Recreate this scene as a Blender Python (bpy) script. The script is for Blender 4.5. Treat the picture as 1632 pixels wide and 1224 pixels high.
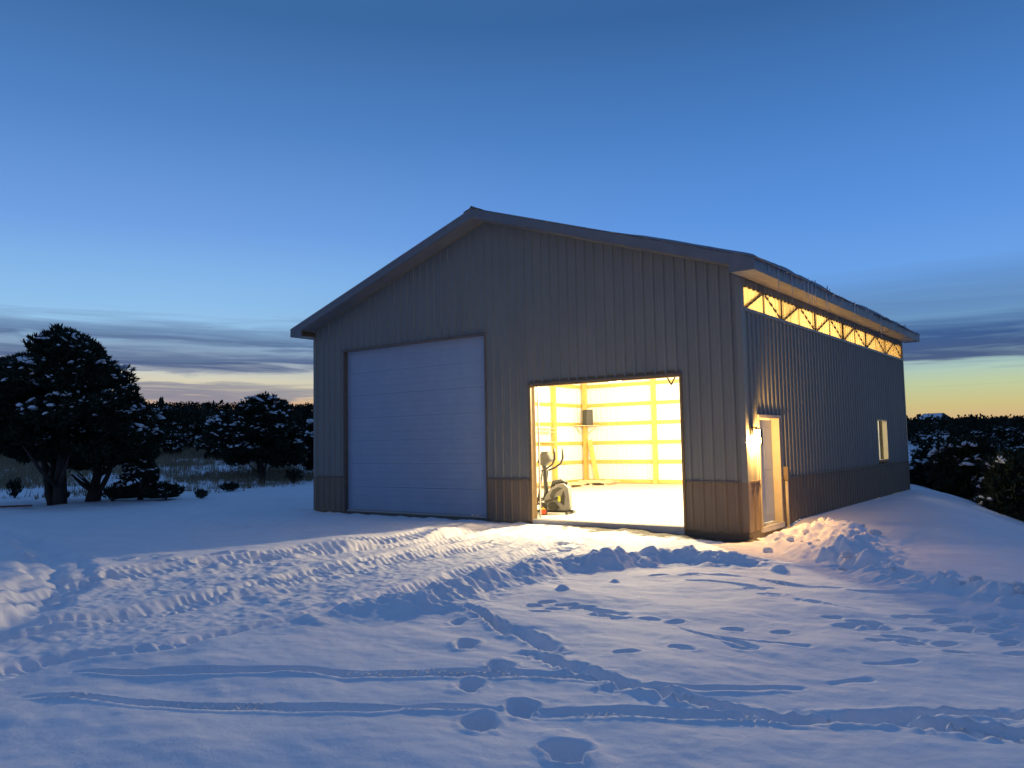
import bpy, bmesh, math, random
import numpy as np
from mathutils import Vector, Matrix

for _o in list(bpy.data.objects):
    bpy.data.objects.remove(_o)
SC = bpy.context.scene
COL = SC.collection
R = math.radians
def lin(r, g, b):
    f = lambda c: (c/255/12.92 if c/255 <= .04045 else ((c/255+.055)/1.055)**2.4)
    return (f(r), f(g), f(b), 1.0)

# ------------------------------------------------------------------ camera
cam_d = bpy.data.cameras.new('camera')
cam_d.sensor_width = 36.0
cam_d.lens = 1291.653/1632*36.0
cam_d.clip_start = .1
cam_d.clip_end = 6000
cam = bpy.data.objects.new('camera', cam_d)
COL.objects.link(cam)
_y, _p, _r = R(36.924), R(4.19), R(-1.085)
fwd = Vector((-math.sin(_y)*math.cos(_p), math.cos(_y)*math.cos(_p), math.sin(_p)))
rt = Vector((math.cos(_y), math.sin(_y), 0))
up = rt.cross(fwd)
rt2 = rt*math.cos(_r)+up*math.sin(_r)
up2 = up*math.cos(_r)-rt*math.sin(_r)
CAM = Vector((17.787, -14.604, 1.715))
m = Matrix((rt2, up2, -fwd)).transposed().to_4x4()
m.translation = CAM
cam.matrix_world = m
SC.camera = cam
SC.cycles.use_denoising = True
SC.cycles.max_bounces = 8
SC.cycles.diffuse_bounces = 5
SC.cycles.sample_clamp_indirect = 8.0
SC.view_settings.view_transform = 'Standard'
SC.view_settings.look = 'None'
SC.view_settings.gamma = 1
SC.view_settings.exposure = 0
SC.view_settings.use_curve_mapping = False

# ------------------------------------------------------------------ dusk sky
def build_world():
    w = bpy.data.worlds.new('World')
    SC.world = w
    w.use_nodes = True
    nt = w.node_tree
    nt.nodes.clear()
    N = lambda t: nt.nodes.new(t)
    L = nt.links.new
    def math_(op, a, b=None, clamp=False):
        n = N('ShaderNodeMath'); n.operation = op; n.use_clamp = clamp
        for i, v in enumerate((a, b)):
            if v is None: continue
            if isinstance(v, (int, float)): n.inputs[i].default_value = v
            else: L(v, n.inputs[i])
        return n.outputs[0]
    def ramp(fac, stops, interp='LINEAR'):
        n = N('ShaderNodeValToRGB')
        n.color_ramp.interpolation = interp
        els = n.color_ramp.elements
        while len(els) < len(stops): els.new(.5)
        for e, (p, c) in zip(els, stops):
            e.position = p
            e.color = c if isinstance(c, tuple) else (c, c, c, 1)
        L(fac, n.inputs[0])
        return n.outputs[0]
    def mix(f, a, b):
        n = N('ShaderNodeMix'); n.data_type = 'RGBA'
        if isinstance(f, (int, float)): n.inputs[0].default_value = f
        else: L(f, n.inputs[0])
        for i, v in ((6, a), (7, b)):
            if isinstance(v, tuple): n.inputs[i].default_value = v
            else: L(v, n.inputs[i])
        return n.outputs[2]
    tc = N('ShaderNodeTexCoord')
    sx = N('ShaderNodeSeparateXYZ'); L(tc.outputs['Generated'], sx.inputs[0])
    X, Y, Z = sx.outputs
    zc = math_('MAXIMUM', Z, -0.05)
    el = math_('MULTIPLY', math_('ARCSINE', zc), 180/math.pi)     # degrees
    az = math_('MULTIPLY', math_('ARCTAN2', X, Y), 180/math.pi)   # 0 = along the barn's side, negative = left
    t = math_('DIVIDE', el, 40.0, True)
    P = lambda e: e/40
    left = ramp(t, [(0, lin(205,165,140)), (P(2.9), lin(214,172,142)), (P(3.5), lin(216,190,160)), (P(4.5), lin(224,216,188)), (P(5.8), lin(184,202,214)),
                    (P(7.6), lin(156,202,238)), (P(10), lin(140,190,236)), (P(14.5), lin(112,160,226)), (P(21), lin(82,132,198)),
                    (P(28), lin(60,106,163)), (1, lin(62,105,160))])
    right = ramp(t, [(0, lin(196,150,132)), (P(.9), lin(212,176,132)), (P(1.9), lin(206,192,134)), (P(3.2), lin(192,204,160)),
                     (P(4.3), lin(172,200,190)), (P(6.5), lin(142,186,222)), (P(10), lin(110,164,232)), (P(15), lin(90,146,222)),
                     (P(21), lin(72,126,196)), (P(28), lin(55,100,158)), (1, lin(62,105,160))])
    east = ramp(t, [(0, lin(66,74,106)), (P(5), lin(88,92,124)), (P(14), lin(92,106,146)), (P(25), lin(76,106,156)), (1, lin(62,105,160))])
    zen = ramp(math_('DIVIDE', math_('SUBTRACT', el, 40.0), 50.0, True), [(0, lin(62,105,160)), (1, lin(82,110,156))])
    wside = ramp(math_('DIVIDE', math_('ADD', az, 62.0), 50.0, True), [(0, 0.0), (1, 1.0)], 'EASE')
    west = mix(wside, left, right)
    # cosine of the angle away from the sunset side
    ca = math_('COSINE', math_('MULTIPLY', math_('ADD', az, 37.0), math.pi/180))
    back = ramp(math_('ADD', math_('MULTIPLY', ca, .5), .5), [(.25, 1.0), (.8, 0.0)], 'EASE')
    sky = mix(back, west, east)
    sky = mix(math_('DIVIDE', math_('SUBTRACT', el, 38.0), 4.0, True), sky, zen)
    # ---- long stratus bands low over the sunset
    cv = N('ShaderNodeCombineXYZ')
    L(math_('MULTIPLY', az, .035), cv.inputs[0]); L(math_('MULTIPLY', math_('ADD', el, math_('MULTIPLY', az, .012)), .55), cv.inputs[1])
    def noise(vec, scale, det, rough, dist=0.0):
        n = N('ShaderNodeTexNoise'); n.inputs['Scale'].default_value = scale; n.inputs['Detail'].default_value = det
        n.inputs['Roughness'].default_value = rough; n.inputs['Distortion'].default_value = dist
        L(vec, n.inputs['Vector']); return n.outputs['Fac']
    n1 = noise(cv.outputs[0], 1.0, 6, .55, .6)
    n2 = noise(cv.outputs[0], 3.1, 6, .6, .9)
    nn = math_('ADD', math_('MULTIPLY', n1, .62), math_('MULTIPLY', n2, .38))
    # warped elevation makes ragged edges
    elw = math_('ADD', el, math_('MULTIPLY', math_('SUBTRACT', nn, .5), 5.0))
    tw = math_('DIVIDE', elw, 12.0, True)
    q = lambda e: e/12
    dl = ramp(tw, [(0, 0.0), (q(3.25), 0.0), (q(3.5), .85), (q(4.0), .85), (q(4.3), .12), (q(4.75), .08), (q(5.05), .7), (q(5.6), .98), (q(6.4), .85), (q(6.8), .5), (q(7.3), .93), (q(8.0), .7), (q(8.8), .06), (1, 0.0)])
    dl = math_('MULTIPLY', dl, math_('ADD', math_('MULTIPLY', n2, 1.9), .05, True), True)
    elr = math_('ADD', el, math_('MULTIPLY', math_('SUBTRACT', nn, .5), 2.6))
    twr = math_('DIVIDE', elr, 12.0, True)
    dr = ramp(twr, [(0, .35), (q(.75), .35), (q(.95), 0.0), (q(3.15), 0.0), (q(3.2), .12), (q(3.32), 0.0), (q(4.1), 0.0), (q(4.25), .2), (q(4.5), .35), (q(4.65), .95), (q(6.4), .97), (q(7.2), .85), (q(7.6), .6), (q(8.4), .7), (q(9.6), .5), (q(10.9), 0.0)])
    dr = math_('MULTIPLY', dr, math_('ADD', math_('MULTIPLY', n2, 1.1), .42, True), True)
    dcol_l = ramp(tw, [(0, lin(150,140,150)), (q(3.2), lin(140,142,160)), (q(3.9), lin(122,126,150)), (q(5), lin(128,138,162)), (q(5.7), lin(72,94,136)), (q(6.6), lin(96,118,155)), (q(7.4), lin(86,110,150)), (q(8.6), lin(116,142,180))])
    dcol_r = ramp(twr, [(0, lin(150,130,135)), (q(2.5), lin(150,160,150)), (q(4.2), lin(140,165,175)), (q(4.7), lin(68,84,126)), (q(6.5), lin(58,90,142)), (q(7.6), lin(80,118,165)), (1, lin(95,140,195))])
    cd = mix(wside, dl, dr)
    cc = mix(wside, dcol_l, dcol_r)
    cs = N('ShaderNodeSeparateColor'); L(cd, cs.inputs[0])
    sky = mix(math_('MULTIPLY', cs.outputs[0], math_('SUBTRACT', 1.0, back), True), sky, cc)
    bg = N('ShaderNodeBackground'); bg.inputs['Strength'].default_value = SKY_STRENGTH
    L(sky, bg.inputs['Color'])
    out = N('ShaderNodeOutputWorld'); L(bg.outputs[0], out.inputs[0])
SKY_STRENGTH = 1.0
build_world()

# ------------------------------------------------------------------ helpers
def tag(o, label=None, cat=None, group=None, kind=None):
    if label: o['label'] = label
    if cat: o['category'] = cat
    if group: o['group'] = group
    if kind: o['kind'] = kind
    return o
def link(name, me, parent=None, loc=None):
    o = bpy.data.objects.new(name, me)
    COL.objects.link(o)
    if parent is not None: o.parent = parent
    if loc is not None: o.location = loc
    return o
def empty(name, loc=(0,0,0), rz=0):
    o = bpy.data.objects.new(name, None)
    COL.objects.link(o)
    o.location = loc; o.rotation_euler = (0, 0, rz)
    o.empty_display_size = .1
    return o
def np_mesh(name, V, Fc, mat, smooth=False):
    """V (n,3); Fc (m,k) one polygon size."""
    V = np.ascontiguousarray(V, dtype=np.float32); Fc = np.ascontiguousarray(Fc, dtype=np.int32)
    me = bpy.data.meshes.new(name)
    me.vertices.add(len(V)); me.vertices.foreach_set('co', V.ravel())
    k = Fc.shape[1]
    me.loops.add(Fc.size); me.loops.foreach_set('vertex_index', Fc.ravel())
    me.polygons.add(len(Fc))
    me.polygons.foreach_set('loop_start', np.arange(0, Fc.size, k, dtype=np.int32))
    me.polygons.foreach_set('loop_total', np.full(len(Fc), k, dtype=np.int32))
    if smooth: me.polygons.foreach_set('use_smooth', np.ones(len(Fc), dtype=bool))
    me.update(calc_edges=True)
    if mat: me.materials.append(mat)
    return me

class MB:
    def __init__(s): s.v = []; s.f = []
    def quad(s, a, b, c, d):
        n = len(s.v); s.v += [tuple(a), tuple(b), tuple(c), tuple(d)]; s.f.append((n, n+1, n+2, n+3)); return s
    def poly(s, pts):
        n = len(s.v); s.v += [tuple(p) for p in pts]; s.f.append(tuple(range(n, n+len(pts)))); return s
    def box(s, x0, x1, y0, y1, z0, z1):
        n = len(s.v)
        s.v += [(x0,y0,z0),(x1,y0,z0),(x1,y1,z0),(x0,y1,z0),(x0,y0,z1),(x1,y0,z1),(x1,y1,z1),(x0,y1,z1)]
        s.f += [tuple(n+i for i in q) for q in ((3,2,1,0),(4,5,6,7),(0,1,5,4),(1,2,6,5),(2,3,7,6),(3,0,4,7))]
        return s
    def beam(s, a, b, w, h, upv=(0,0,1)):
        a, b = Vector(a), Vector(b); d = (b-a).normalized(); u = Vector(upv)
        if abs(d.dot(u)) > .98: u = Vector((1,0,0))
        r = d.cross(u).normalized(); u = r.cross(d)
        n = len(s.v)
        for p in (a, b):
            for sx, sz in ((-1,-1),(1,-1),(1,1),(-1,1)):
                s.v.append(tuple(p+r*(sx*w/2)+u*(sz*h/2)))
        s.f += [tuple(n+i for i in q) for q in ((0,1,2,3),(7,6,5,4),(0,4,5,1),(1,5,6,2),(2,6,7,3),(3,7,4,0))]
        return s
    def tube(s, pts, radii, seg=8, cap=True):
        pts = [Vector(p) for p in pts]
        if isinstance(radii, (int, float)): radii = [radii]*len(pts)
        rings = []; prev = None
        for i, p in enumerate(pts):
            d = (pts[min(i+1, len(pts)-1)]-pts[max(i-1, 0)]).normalized()
            if prev is None:
                u = Vector((0,0,1)) if abs(d.z) < .9 else Vector((1,0,0))
                r = d.cross(u).normalized()
            else:
                r = (prev-d*prev.dot(d)).normalized()
            prev = r; u = d.cross(r)
            n = len(s.v)
            for k in range(seg):
                an = 2*math.pi*k/seg
                s.v.append(tuple(p+(r*math.cos(an)+u*math.sin(an))*radii[i]))
            rings.append(n)
        for a, b in zip(rings, rings[1:]):
            for k in range(seg):
                k2 = (k+1) % seg
                s.f.append((a+k, a+k2, b+k2, b+k))
        if cap:
            s.f.append(tuple(rings[0]+k for k in reversed(range(seg))))
            s.f.append(tuple(rings[-1]+k for k in range(seg)))
        return s
    def prism(s, prof, y0, y1):
        """profile in x,z extruded along y"""
        n = len(s.v); k = len(prof)
        s.v += [(x, y0, z) for x, z in prof]+[(x, y1, z) for x, z in prof]
        s.f.append(tuple(n+i for i in range(k))); s.f.append(tuple(n+k+i for i in reversed(range(k))))
        for i in range(k):
            j = (i+1) % k
            s.f.append((n+j, n+i, n+k+i, n+k+j))
        return s
    def mesh(s, name, mat, smooth=False, bevel=0):
        me = bpy.data.meshes.new(name)
        me.from_pydata(s.v, [], s.f)
        if bevel:
            bm = bmesh.new(); bm.from_mesh(me)
            bmesh.ops.recalc_face_normals(bm, faces=bm.faces)
            es = [e for e in bm.edges if len(e.link_faces) == 2 and e.calc_face_angle(0) > .5]
            bmesh.ops.bevel(bm, geom=es, offset=bevel, segments=2, affect='EDGES', profile=.6)
            bm.to_mesh(me); bm.free()
        if mat: me.materials.append(mat)
        if smooth:
            me.polygons.foreach_set('use_smooth', [True]*len(me.polygons))
        me.update()
        return me
    def build(s, name, mat, parent=None, smooth=False, bevel=0, loc=None):
        return link(name, s.mesh(name, mat, smooth, bevel), parent, loc)

# ------------------------------------------------------------------ materials
def mat_new(name):
    mt = bpy.data.materials.new(name); mt.use_nodes = True
    return mt, mt.node_tree, mt.node_tree.nodes['Principled BSDF']
def tex_noise(nt, scale, det=5, rough=.6, stretch=None, coord='Object'):
    tc = nt.nodes.new('ShaderNodeTexCoord')
    n = nt.nodes.new('ShaderNodeTexNoise')
    n.inputs['Scale'].default_value = scale; n.inputs['Detail'].default_value = det; n.inputs['Roughness'].default_value = rough
    if stretch:
        mp = nt.nodes.new('ShaderNodeMapping'); mp.inputs['Scale'].default_value = stretch
        nt.links.new(tc.outputs[coord], mp.inputs[0]); nt.links.new(mp.outputs[0], n.inputs['Vector'])
    else:
        nt.links.new(tc.outputs[coord], n.inputs['Vector'])
    return n.outputs['Fac']
def col_ramp(nt, fac, stops):
    n = nt.nodes.new('ShaderNodeValToRGB')
    els = n.color_ramp.elements
    while len(els) < len(stops): els.new(.5)
    for e, (p, c) in zip(els, stops):
        e.position = p; e.color = tuple(c)+(1,) if len(c) == 3 else c
    nt.links.new(fac, n.inputs[0])
    return n.outputs[0]
def add_bump(nt, b, h, strength, dist=.02):
    n = nt.nodes.new('ShaderNodeBump'); n.inputs['Strength'].default_value = strength; n.inputs['Distance'].default_value = dist
    nt.links.new(h, n.inputs['Height']); nt.links.new(n.outputs[0], b.inputs['Normal'])
def noisy(name, c0, c1, scale=6, rough=.6, metal=0, stretch=None, bump=0, spec=.5, det=5):
    mt, nt, b = mat_new(name)
    f = tex_noise(nt, scale, det, .6, stretch)
    nt.links.new(col_ramp(nt, f, [(.3, c0), (.7, c1)]), b.inputs['Base Color'])
    b.inputs['Roughness'].default_value = rough; b.inputs['Metallic'].default_value = metal
    b.inputs['Specular IOR Level'].default_value = spec
    if bump: add_bump(nt, b, f, bump)
    return mt
def two_face(name, oc0, oc1, inner, rough):
    """painted sheet steel: coloured outside, white primer inside"""
    mt, nt, b = mat_new(name)
    f = tex_noise(nt, 2.2, 6, .65, (1, 1, .25))
    oc = col_ramp(nt, f, [(.3, oc0), (.7, oc1)])
    g = nt.nodes.new('ShaderNodeNewGeometry')
    mx = nt.nodes.new('ShaderNodeMix'); mx.data_type = 'RGBA'
    nt.links.new(g.outputs['Backfacing'], mx.inputs[0]); nt.links.new(oc, mx.inputs[6]); mx.inputs[7].default_value = inner+(1,)
    nt.links.new(mx.outputs[2], b.inputs['Base Color'])
    f2 = tex_noise(nt, 25, 4, .6)
    rr = nt.nodes.new('ShaderNodeMapRange'); rr.inputs['To Min'].default_value = rough-.08; rr.inputs['To Max'].default_value = rough+.12
    nt.links.new(f2, rr.inputs[0]); nt.links.new(rr.outputs[0], b.inputs['Roughness'])
    add_bump(nt, b, tex_noise(nt, 3.0, 3, .5), .12, .03)
    return mt
M = {}
M['siding'] = two_face('tan_painted_steel', (.205,.202,.175), (.24,.236,.205), (.78,.78,.78), .38)
M['wainscot'] = two_face('brown_painted_steel', (.185,.138,.092), (.22,.165,.11), (.78,.78,.78), .38)
M['roof'] = two_face('roof_steel', (.2,.2,.2), (.24,.24,.24), (.75,.75,.75), .4)
M['trim'] = noisy('brown_trim', (.13,.10,.075), (.17,.13,.095), 5, .42)
M['trim_tan'] = noisy('tan_trim', (.36,.32,.25), (.42,.37,.29), 5, .42)
M['jamb'] = noisy('jamb_lumber', (.20,.13,.055), (.26,.17,.075), 6, .6)
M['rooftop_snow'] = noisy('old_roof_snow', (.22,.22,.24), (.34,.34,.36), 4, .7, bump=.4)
M['fascia'] = noisy('fascia_metal', (.16,.16,.165), (.20,.20,.205), 4, .45)
M['soffit'] = noisy('soffit_metal', (.36,.32,.25), (.42,.38,.30), 5, .5)
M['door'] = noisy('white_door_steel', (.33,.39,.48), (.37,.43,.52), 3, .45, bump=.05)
M['wood'] = noisy('fir_lumber', (.52,.34,.09), (.62,.43,.13), 9, .65, stretch=(1,1,1), bump=.1)
M['wood_dark'] = noisy('brace_lumber', (.30,.17,.07), (.38,.23,.10), 9, .7)
M['concrete'] = noisy('concrete_slab', (.42,.41,.39), (.52,.51,.48), 3, .7, bump=.1)
M['skirt'] = noisy('treated_skirt_board', (.10,.085,.06), (.17,.14,.10), 7, .8, bump=.3, stretch=(.3,.3,3))
M['black'] = noisy('black_plastic', (.02,.02,.022), (.03,.03,.032), 20, .4)
M['graphite'] = noisy('graphite_plastic', (.035,.038,.036), (.05,.053,.05), 20, .4)
M['silver'] = noisy('silver_plastic', (.17,.17,.165), (.22,.22,.215), 15, .3)
M['steel'] = noisy('galvanised_steel', (.35,.35,.36), (.45,.45,.46), 30, .35, metal=.8)
M['lime'] = noisy('lime_sticker', (.55,.62,.05), (.6,.68,.06), 10, .5)
M['red'] = noisy('red_label', (.62,.06,.02), (.7,.08,.03), 20, .5)
M['yellow'] = noisy('yellow_print', (.75,.5,.06), (.8,.55,.08), 20, .5)
M['white'] = noisy('white_plastic', (.72,.72,.70), (.8,.8,.78), 12, .5)
M['speaker'] = noisy('speaker_cloth', (.045,.055,.055), (.07,.08,.08), 60, .9)
M['pallet'] = noisy('pale_pine', (.50,.40,.26), (.62,.52,.36), 8, .75)
M['bark'] = noisy('bark', (.035,.028,.022), (.075,.06,.048), 6, .95, stretch=(1,1,.25), bump=.8)
M['needle'] = noisy('juniper_needles', (.018,.026,.018), (.042,.058,.036), 1.6, .85, spec=.15)
M['needle2'] = noisy('sage_leaves', (.05,.055,.04), (.09,.095,.075), 3, .9, spec=.15)
M['grass'] = noisy('dry_grass', (.20,.155,.095), (.34,.27,.17), .8, .9, spec=.1)
M['redwood'] = noisy('red_painted_board', (.16,.05,.035), (.24,.08,.055), 6, .7)
M['farwall'] = noisy('dark_cabin_wall', (.045,.035,.03), (.07,.055,.045), 2, .9)
M['stone'] = noisy('dark_gravel', (.05,.045,.04), (.12,.11,.095), 3, .95)
def mk_snow():
    mt, nt, b = mat_new('snow')
    at = nt.nodes.new('ShaderNodeAttribute'); at.attribute_name = 'cover'
    sep = nt.nodes.new('ShaderNodeSeparateColor'); nt.links.new(at.outputs['Color'], sep.inputs[0])
    f = tex_noise(nt, 1.3, 6, .6)
    c = col_ramp(nt, f, [(.3, (.84,.83,.86)), (.7, (.92,.90,.92))])
    fg = tex_noise(nt, 22, 4, .7)
    gc = col_ramp(nt, fg, [(.3, (.035,.03,.027)), (.6, (.08,.07,.06)), (.76, (.4,.39,.37))])
    m1 = nt.nodes.new('ShaderNodeMix'); m1.data_type = 'RGBA'
    nt.links.new(sep.outputs[0], m1.inputs[0]); nt.links.new(c, m1.inputs[6]); nt.links.new(gc, m1.inputs[7])
    fw = tex_noise(nt, .11, 8, .7)
    wc = col_ramp(nt, fw, [(.45, (.014,.017,.013)), (.62, (.03,.035,.03)), (.78, (.30,.32,.35))])
    m2 = nt.nodes.new('ShaderNodeMix'); m2.data_type = 'RGBA'
    nt.links.new(sep.outputs[1], m2.inputs[0]); nt.links.new(m1.outputs[2], m2.inputs[6]); nt.links.new(wc, m2.inputs[7])
    nt.links.new(m2.outputs[2], b.inputs['Base Color'])
    b.inputs['Roughness'].default_value = .75
    b.inputs['Specular IOR Level'].default_value = .25
    # fine crystals and wind grain
    a1 = tex_noise(nt, 9, 6, .65); a2 = tex_noise(nt, 160, 2, .6)
    ma = nt.nodes.new('ShaderNodeMath'); ma.operation = 'MULTIPLY_ADD'; ma.inputs[1].default_value = .2
    nt.links.new(a2, ma.inputs[0]); nt.links.new(a1, ma.inputs[2])
    add_bump(nt, b, ma.outputs[0], .45, .022)
    return mt
M['snow'] = mk_snow()
def mk_snow_clump():
    mt, nt, b = mat_new('snow_clump')
    f = tex_noise(nt, 5, 5, .6)
    nt.links.new(col_ramp(nt, f, [(.3, (.74,.76,.80)), (.7, (.86,.87,.89))]), b.inputs['Base Color'])
    b.inputs['Roughness'].default_value = .8; b.inputs['Specular IOR Level'].default_value = .2
    add_bump(nt, b, f, .5, .05)
    return mt
M['snowclump'] = mk_snow_clump()
def mk_wood_mass():
    mt, nt, b = mat_new('distant_juniper')
    f = tex_noise(nt, .9, 5, .7)
    nt.links.new(col_ramp(nt, f, [(.35, (.012,.018,.012)), (.58, (.032,.042,.028)), (.66, (.05,.06,.05)), (.74, (.42,.44,.47))]), b.inputs['Base Color'])
    b.inputs['Roughness'].default_value = .9; b.inputs['Specular IOR Level'].default_value = .1
    return mt
M['woodmass'] = mk_wood_mass()
def mk_clear():
    mt, nt, b = mat_new('translucent_panel')
    nt.nodes.remove(b)
    tr = nt.nodes.new('ShaderNodeBsdfTranslucent'); df = nt.nodes.new('ShaderNodeBsdfDiffuse'); mx = nt.nodes.new('ShaderNodeMixShader')
    f = tex_noise(nt, 3, 4, .6, (1,1,.3))
    nt.links.new(col_ramp(nt, f, [(.3, (.44,.325,.145)), (.7, (.52,.39,.18))]), tr.inputs[0])
    df.inputs[0].default_value = (.30,.27,.2,1); mx.inputs[0].default_value = .25
    nt.links.new(tr.outputs[0], mx.inputs[1]); nt.links.new(df.outputs[0], mx.inputs[2])
    nt.links.new(mx.outputs[0], nt.nodes['Material Output'].inputs[0])
    return mt
M['clear'] = mk_clear()
def mk_glass(name, tint=(.9,.93,.92)):
    mt, nt, b = mat_new(name)
    nt.nodes.remove(b)
    tr = nt.nodes.new('ShaderNodeBsdfTransparent'); gl = nt.nodes.new('ShaderNodeBsdfGlossy'); mx = nt.nodes.new('ShaderNodeMixShader')
    tr.inputs[0].default_value = tint+(1,); gl.inputs['Roughness'].default_value = .03
    fr = nt.nodes.new('ShaderNodeFresnel'); fr.inputs[0].default_value = 1.16
    nt.links.new(fr.outputs[0], mx.inputs[0]); nt.links.new(tr.outputs[0], mx.inputs[1]); nt.links.new(gl.outputs[0], mx.inputs[2])
    nt.links.new(mx.outputs[0], nt.nodes['Material Output'].inputs[0])
    return mt
M['glass'] = mk_glass('window_glass')
def mk_ice():
    mt, nt, b = mat_new('ice')
    b.inputs['Base Color'].default_value = (.75,.82,.9,1); b.inputs['Roughness'].default_value = .12
    b.inputs['Transmission Weight'].default_value = .7; b.inputs['IOR'].default_value = 1.31
    add_bump(nt, b, tex_noise(nt, 40, 3, .5), .3, .01)
    return mt
M['ice'] = mk_ice()
def mk_frost():
    mt, nt, b = mat_new('frost_crystal')
    nt.nodes.remove(b)
    tr = nt.nodes.new('ShaderNodeBsdfTransparent'); gl = nt.nodes.new('ShaderNodeBsdfGlossy'); mx = nt.nodes.new('ShaderNodeMixShader')
    gl.inputs['Roughness'].default_value = .17; mx.inputs[0].default_value = .3
    nt.links.new(tr.outputs[0], mx.inputs[1]); nt.links.new(gl.outputs[0], mx.inputs[2]); nt.links.new(mx.outputs[0], nt.nodes['Material Output'].inputs[0])
    return mt
M['frost'] = mk_frost()
def emit(name, c, s):
    mt, nt, b = mat_new(name)
    b.inputs['Base Color'].default_value = (.8,.8,.8,1)
    b.inputs['Emission Color'].default_value = c+(1,); b.inputs['Emission Strength'].default_value = s
    return mt
M['tube'] = emit('led_tube', (1,.93,.8), 14)
M['lampglass'] = emit('lit_lamp_glass', (1,.62,.22), 22)

# ------------------------------------------------------------------ snow ground (measured ground plan of the place, metres)
DRIVE = [(7.86, -11.15), (7.54, -10.67), (6.57, -9.69), (6.48, -7.73), (6.74, -5.61), (6.76, -3.26), (6.75, -0.8), (7.1, 0.29), (7.3, -0.1), (12.1, -0.1), (12.9, -0.4), (13.62, -1.79), (15.33, -3.45), (16.84, -4.38), (17.72, -5.33), (17.72, -6.23), (16.91, -5.23), (15.46, -4.04), (14.33, -3.23), (13.18, -3.37), (12.22, -3.42), (11.74, -4.26), (11.28, -4.99), (11.26, -5.74), (11.21, -6.63), (11.56, -7.86), (11.16, -8.57), (11.07, -9.86), (10.98, -10.2), (10.54, -11.28), (10.56, -11.81), (10.53, -12.06)]
BERM = [(11.23, -10.36), (11.32, -10.03), (11.41, -8.79), (11.82, -8.14), (11.5, -6.98), (11.55, -6.13), (11.55, -5.39), (11.99, -4.7), (12.43, -3.84), (13.35, -3.78), (14.44, -3.59)]
TRACKS = [[(7.39, -10.99), (6.56, -9.68), (6.45, -7.72), (6.65, -6.74), (6.75, -5.62), (7.23, -3.74), (6.77, -0.83)], [(8.54, -11.38), (8.4, -10.99), (8.6, -9.64), (8.37, -7.95), (8.14, -6.61), (7.91, -4.44), (7.46, -2.05), (7.31, 0.03)], [(8.96, -11.52), (8.78, -11.14), (8.92, -10.29), (8.84, -9.07), (8.92, -7.35), (8.81, -5.43), (8.61, -2.79)], [(10.23, -11.96), (10.19, -11.67), (10.19, -11.13), (10.62, -10.51), (10.6, -9.9), (10.71, -8.81), (10.66, -8.38), (10.43, -7.05), (9.96, -4.55), (9.42, -1.94)]]
TRENCH = [[(12.34, -8.11), (12.88, -8.45), (13.26, -8.66)], [(13.16, -8.52), (13.54, -8.71), (13.95, -9.0)], [(13.8, -9.14), (14.13, -9.29), (14.39, -9.41)], [(14.39, -9.33), (14.71, -9.45), (14.97, -9.53), (15.21, -9.52), (15.42, -9.57), (15.64, -9.49)], [(14.85, -9.61), (15.13, -9.54), (15.41, -9.56), (15.8, -9.47), (16.14, -9.32), (16.37, -9.18), (16.68, -9.04), (16.96, -8.97), (17.43, -8.94)], [(16.19, -9.22), (16.54, -8.96), (17.19, -8.57), (17.4, -8.45)], [(16.69, -9.1), (16.95, -9.11), (17.23, -9.05)]]
SKI = [[(11.05, -11.46), (11.63, -11.21), (12.15, -10.93), (12.79, -10.52), (13.13, -10.43), (13.54, -10.16), (14.46, -9.61), (14.79, -9.54)], [(11.56, -11.17), (12.42, -10.7), (13.29, -10.22), (13.76, -9.9), (14.34, -9.6)], [(14.92, -9.52), (15.22, -9.35), (15.55, -9.06), (15.86, -8.73)], [(11.38, -11.98), (11.8, -11.81), (12.41, -11.66), (12.86, -11.46), (13.32, -11.24), (13.86, -10.95), (14.07, -10.75), (14.51, -10.42)], [(11.44, -11.91), (12.33, -11.62), (13.21, -11.22), (13.85, -10.88), (14.36, -10.49)], [(14.66, -10.32), (15.11, -10.02), (15.61, -9.72), (16.2, -9.36)], [(14.72, -10.36), (15.51, -9.83), (16.04, -9.48)]]
HOLES = [(12.54, -8.54, 0.11, 0.06), (13.19, -9.19, 0.17, 0.12), (13.87, -9.63, 0.18, 0.12), (14.02, -10.14, 0.17, 0.12), (14.56, -10.29, 0.17, 0.12), (14.56, -10.71, 0.18, 0.13), (15.2, -10.72, 0.2, 0.16)]
TRAIL = [(12.71, -7.56), (12.73, -7.34), (12.99, -7.32), (13.2, -7.32), (13.59, -7.4), (13.59, -7.58), (13.8, -7.57), (14.04, -7.48), (14.28, -7.46), (12.92, -7.75), (12.95, -7.54), (14.82, -7.42), (15.22, -7.26), (14.51, -8.8), (14.78, -8.37), (15.44, -6.47), (15.63, -6.7), (15.69, -6.49), (15.79, -6.54), (15.91, -6.63), (16.24, -6.48), (16.01, -7.08), (16.17, -6.88), (16.28, -5.71), (16.3, -7.04), (16.48, -6.88), (16.61, -7.19), (16.67, -5.82), (16.88, -5.91), (16.92, -6.64), (17.01, -6.98), (16.74, -6.27), (16.53, -6.25), (16.0, -6.06), (16.38, -6.0), (16.85, -6.45), (16.59, -6.31), (16.23, -7.04), (16.83, -6.06), (12.99, -5.23), (13.28, -5.02), (13.3, -4.86), (14.37, -5.46), (14.6, -5.78), (14.64, -5.74), (15.08, -5.84), (15.2, -5.91)]
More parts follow.
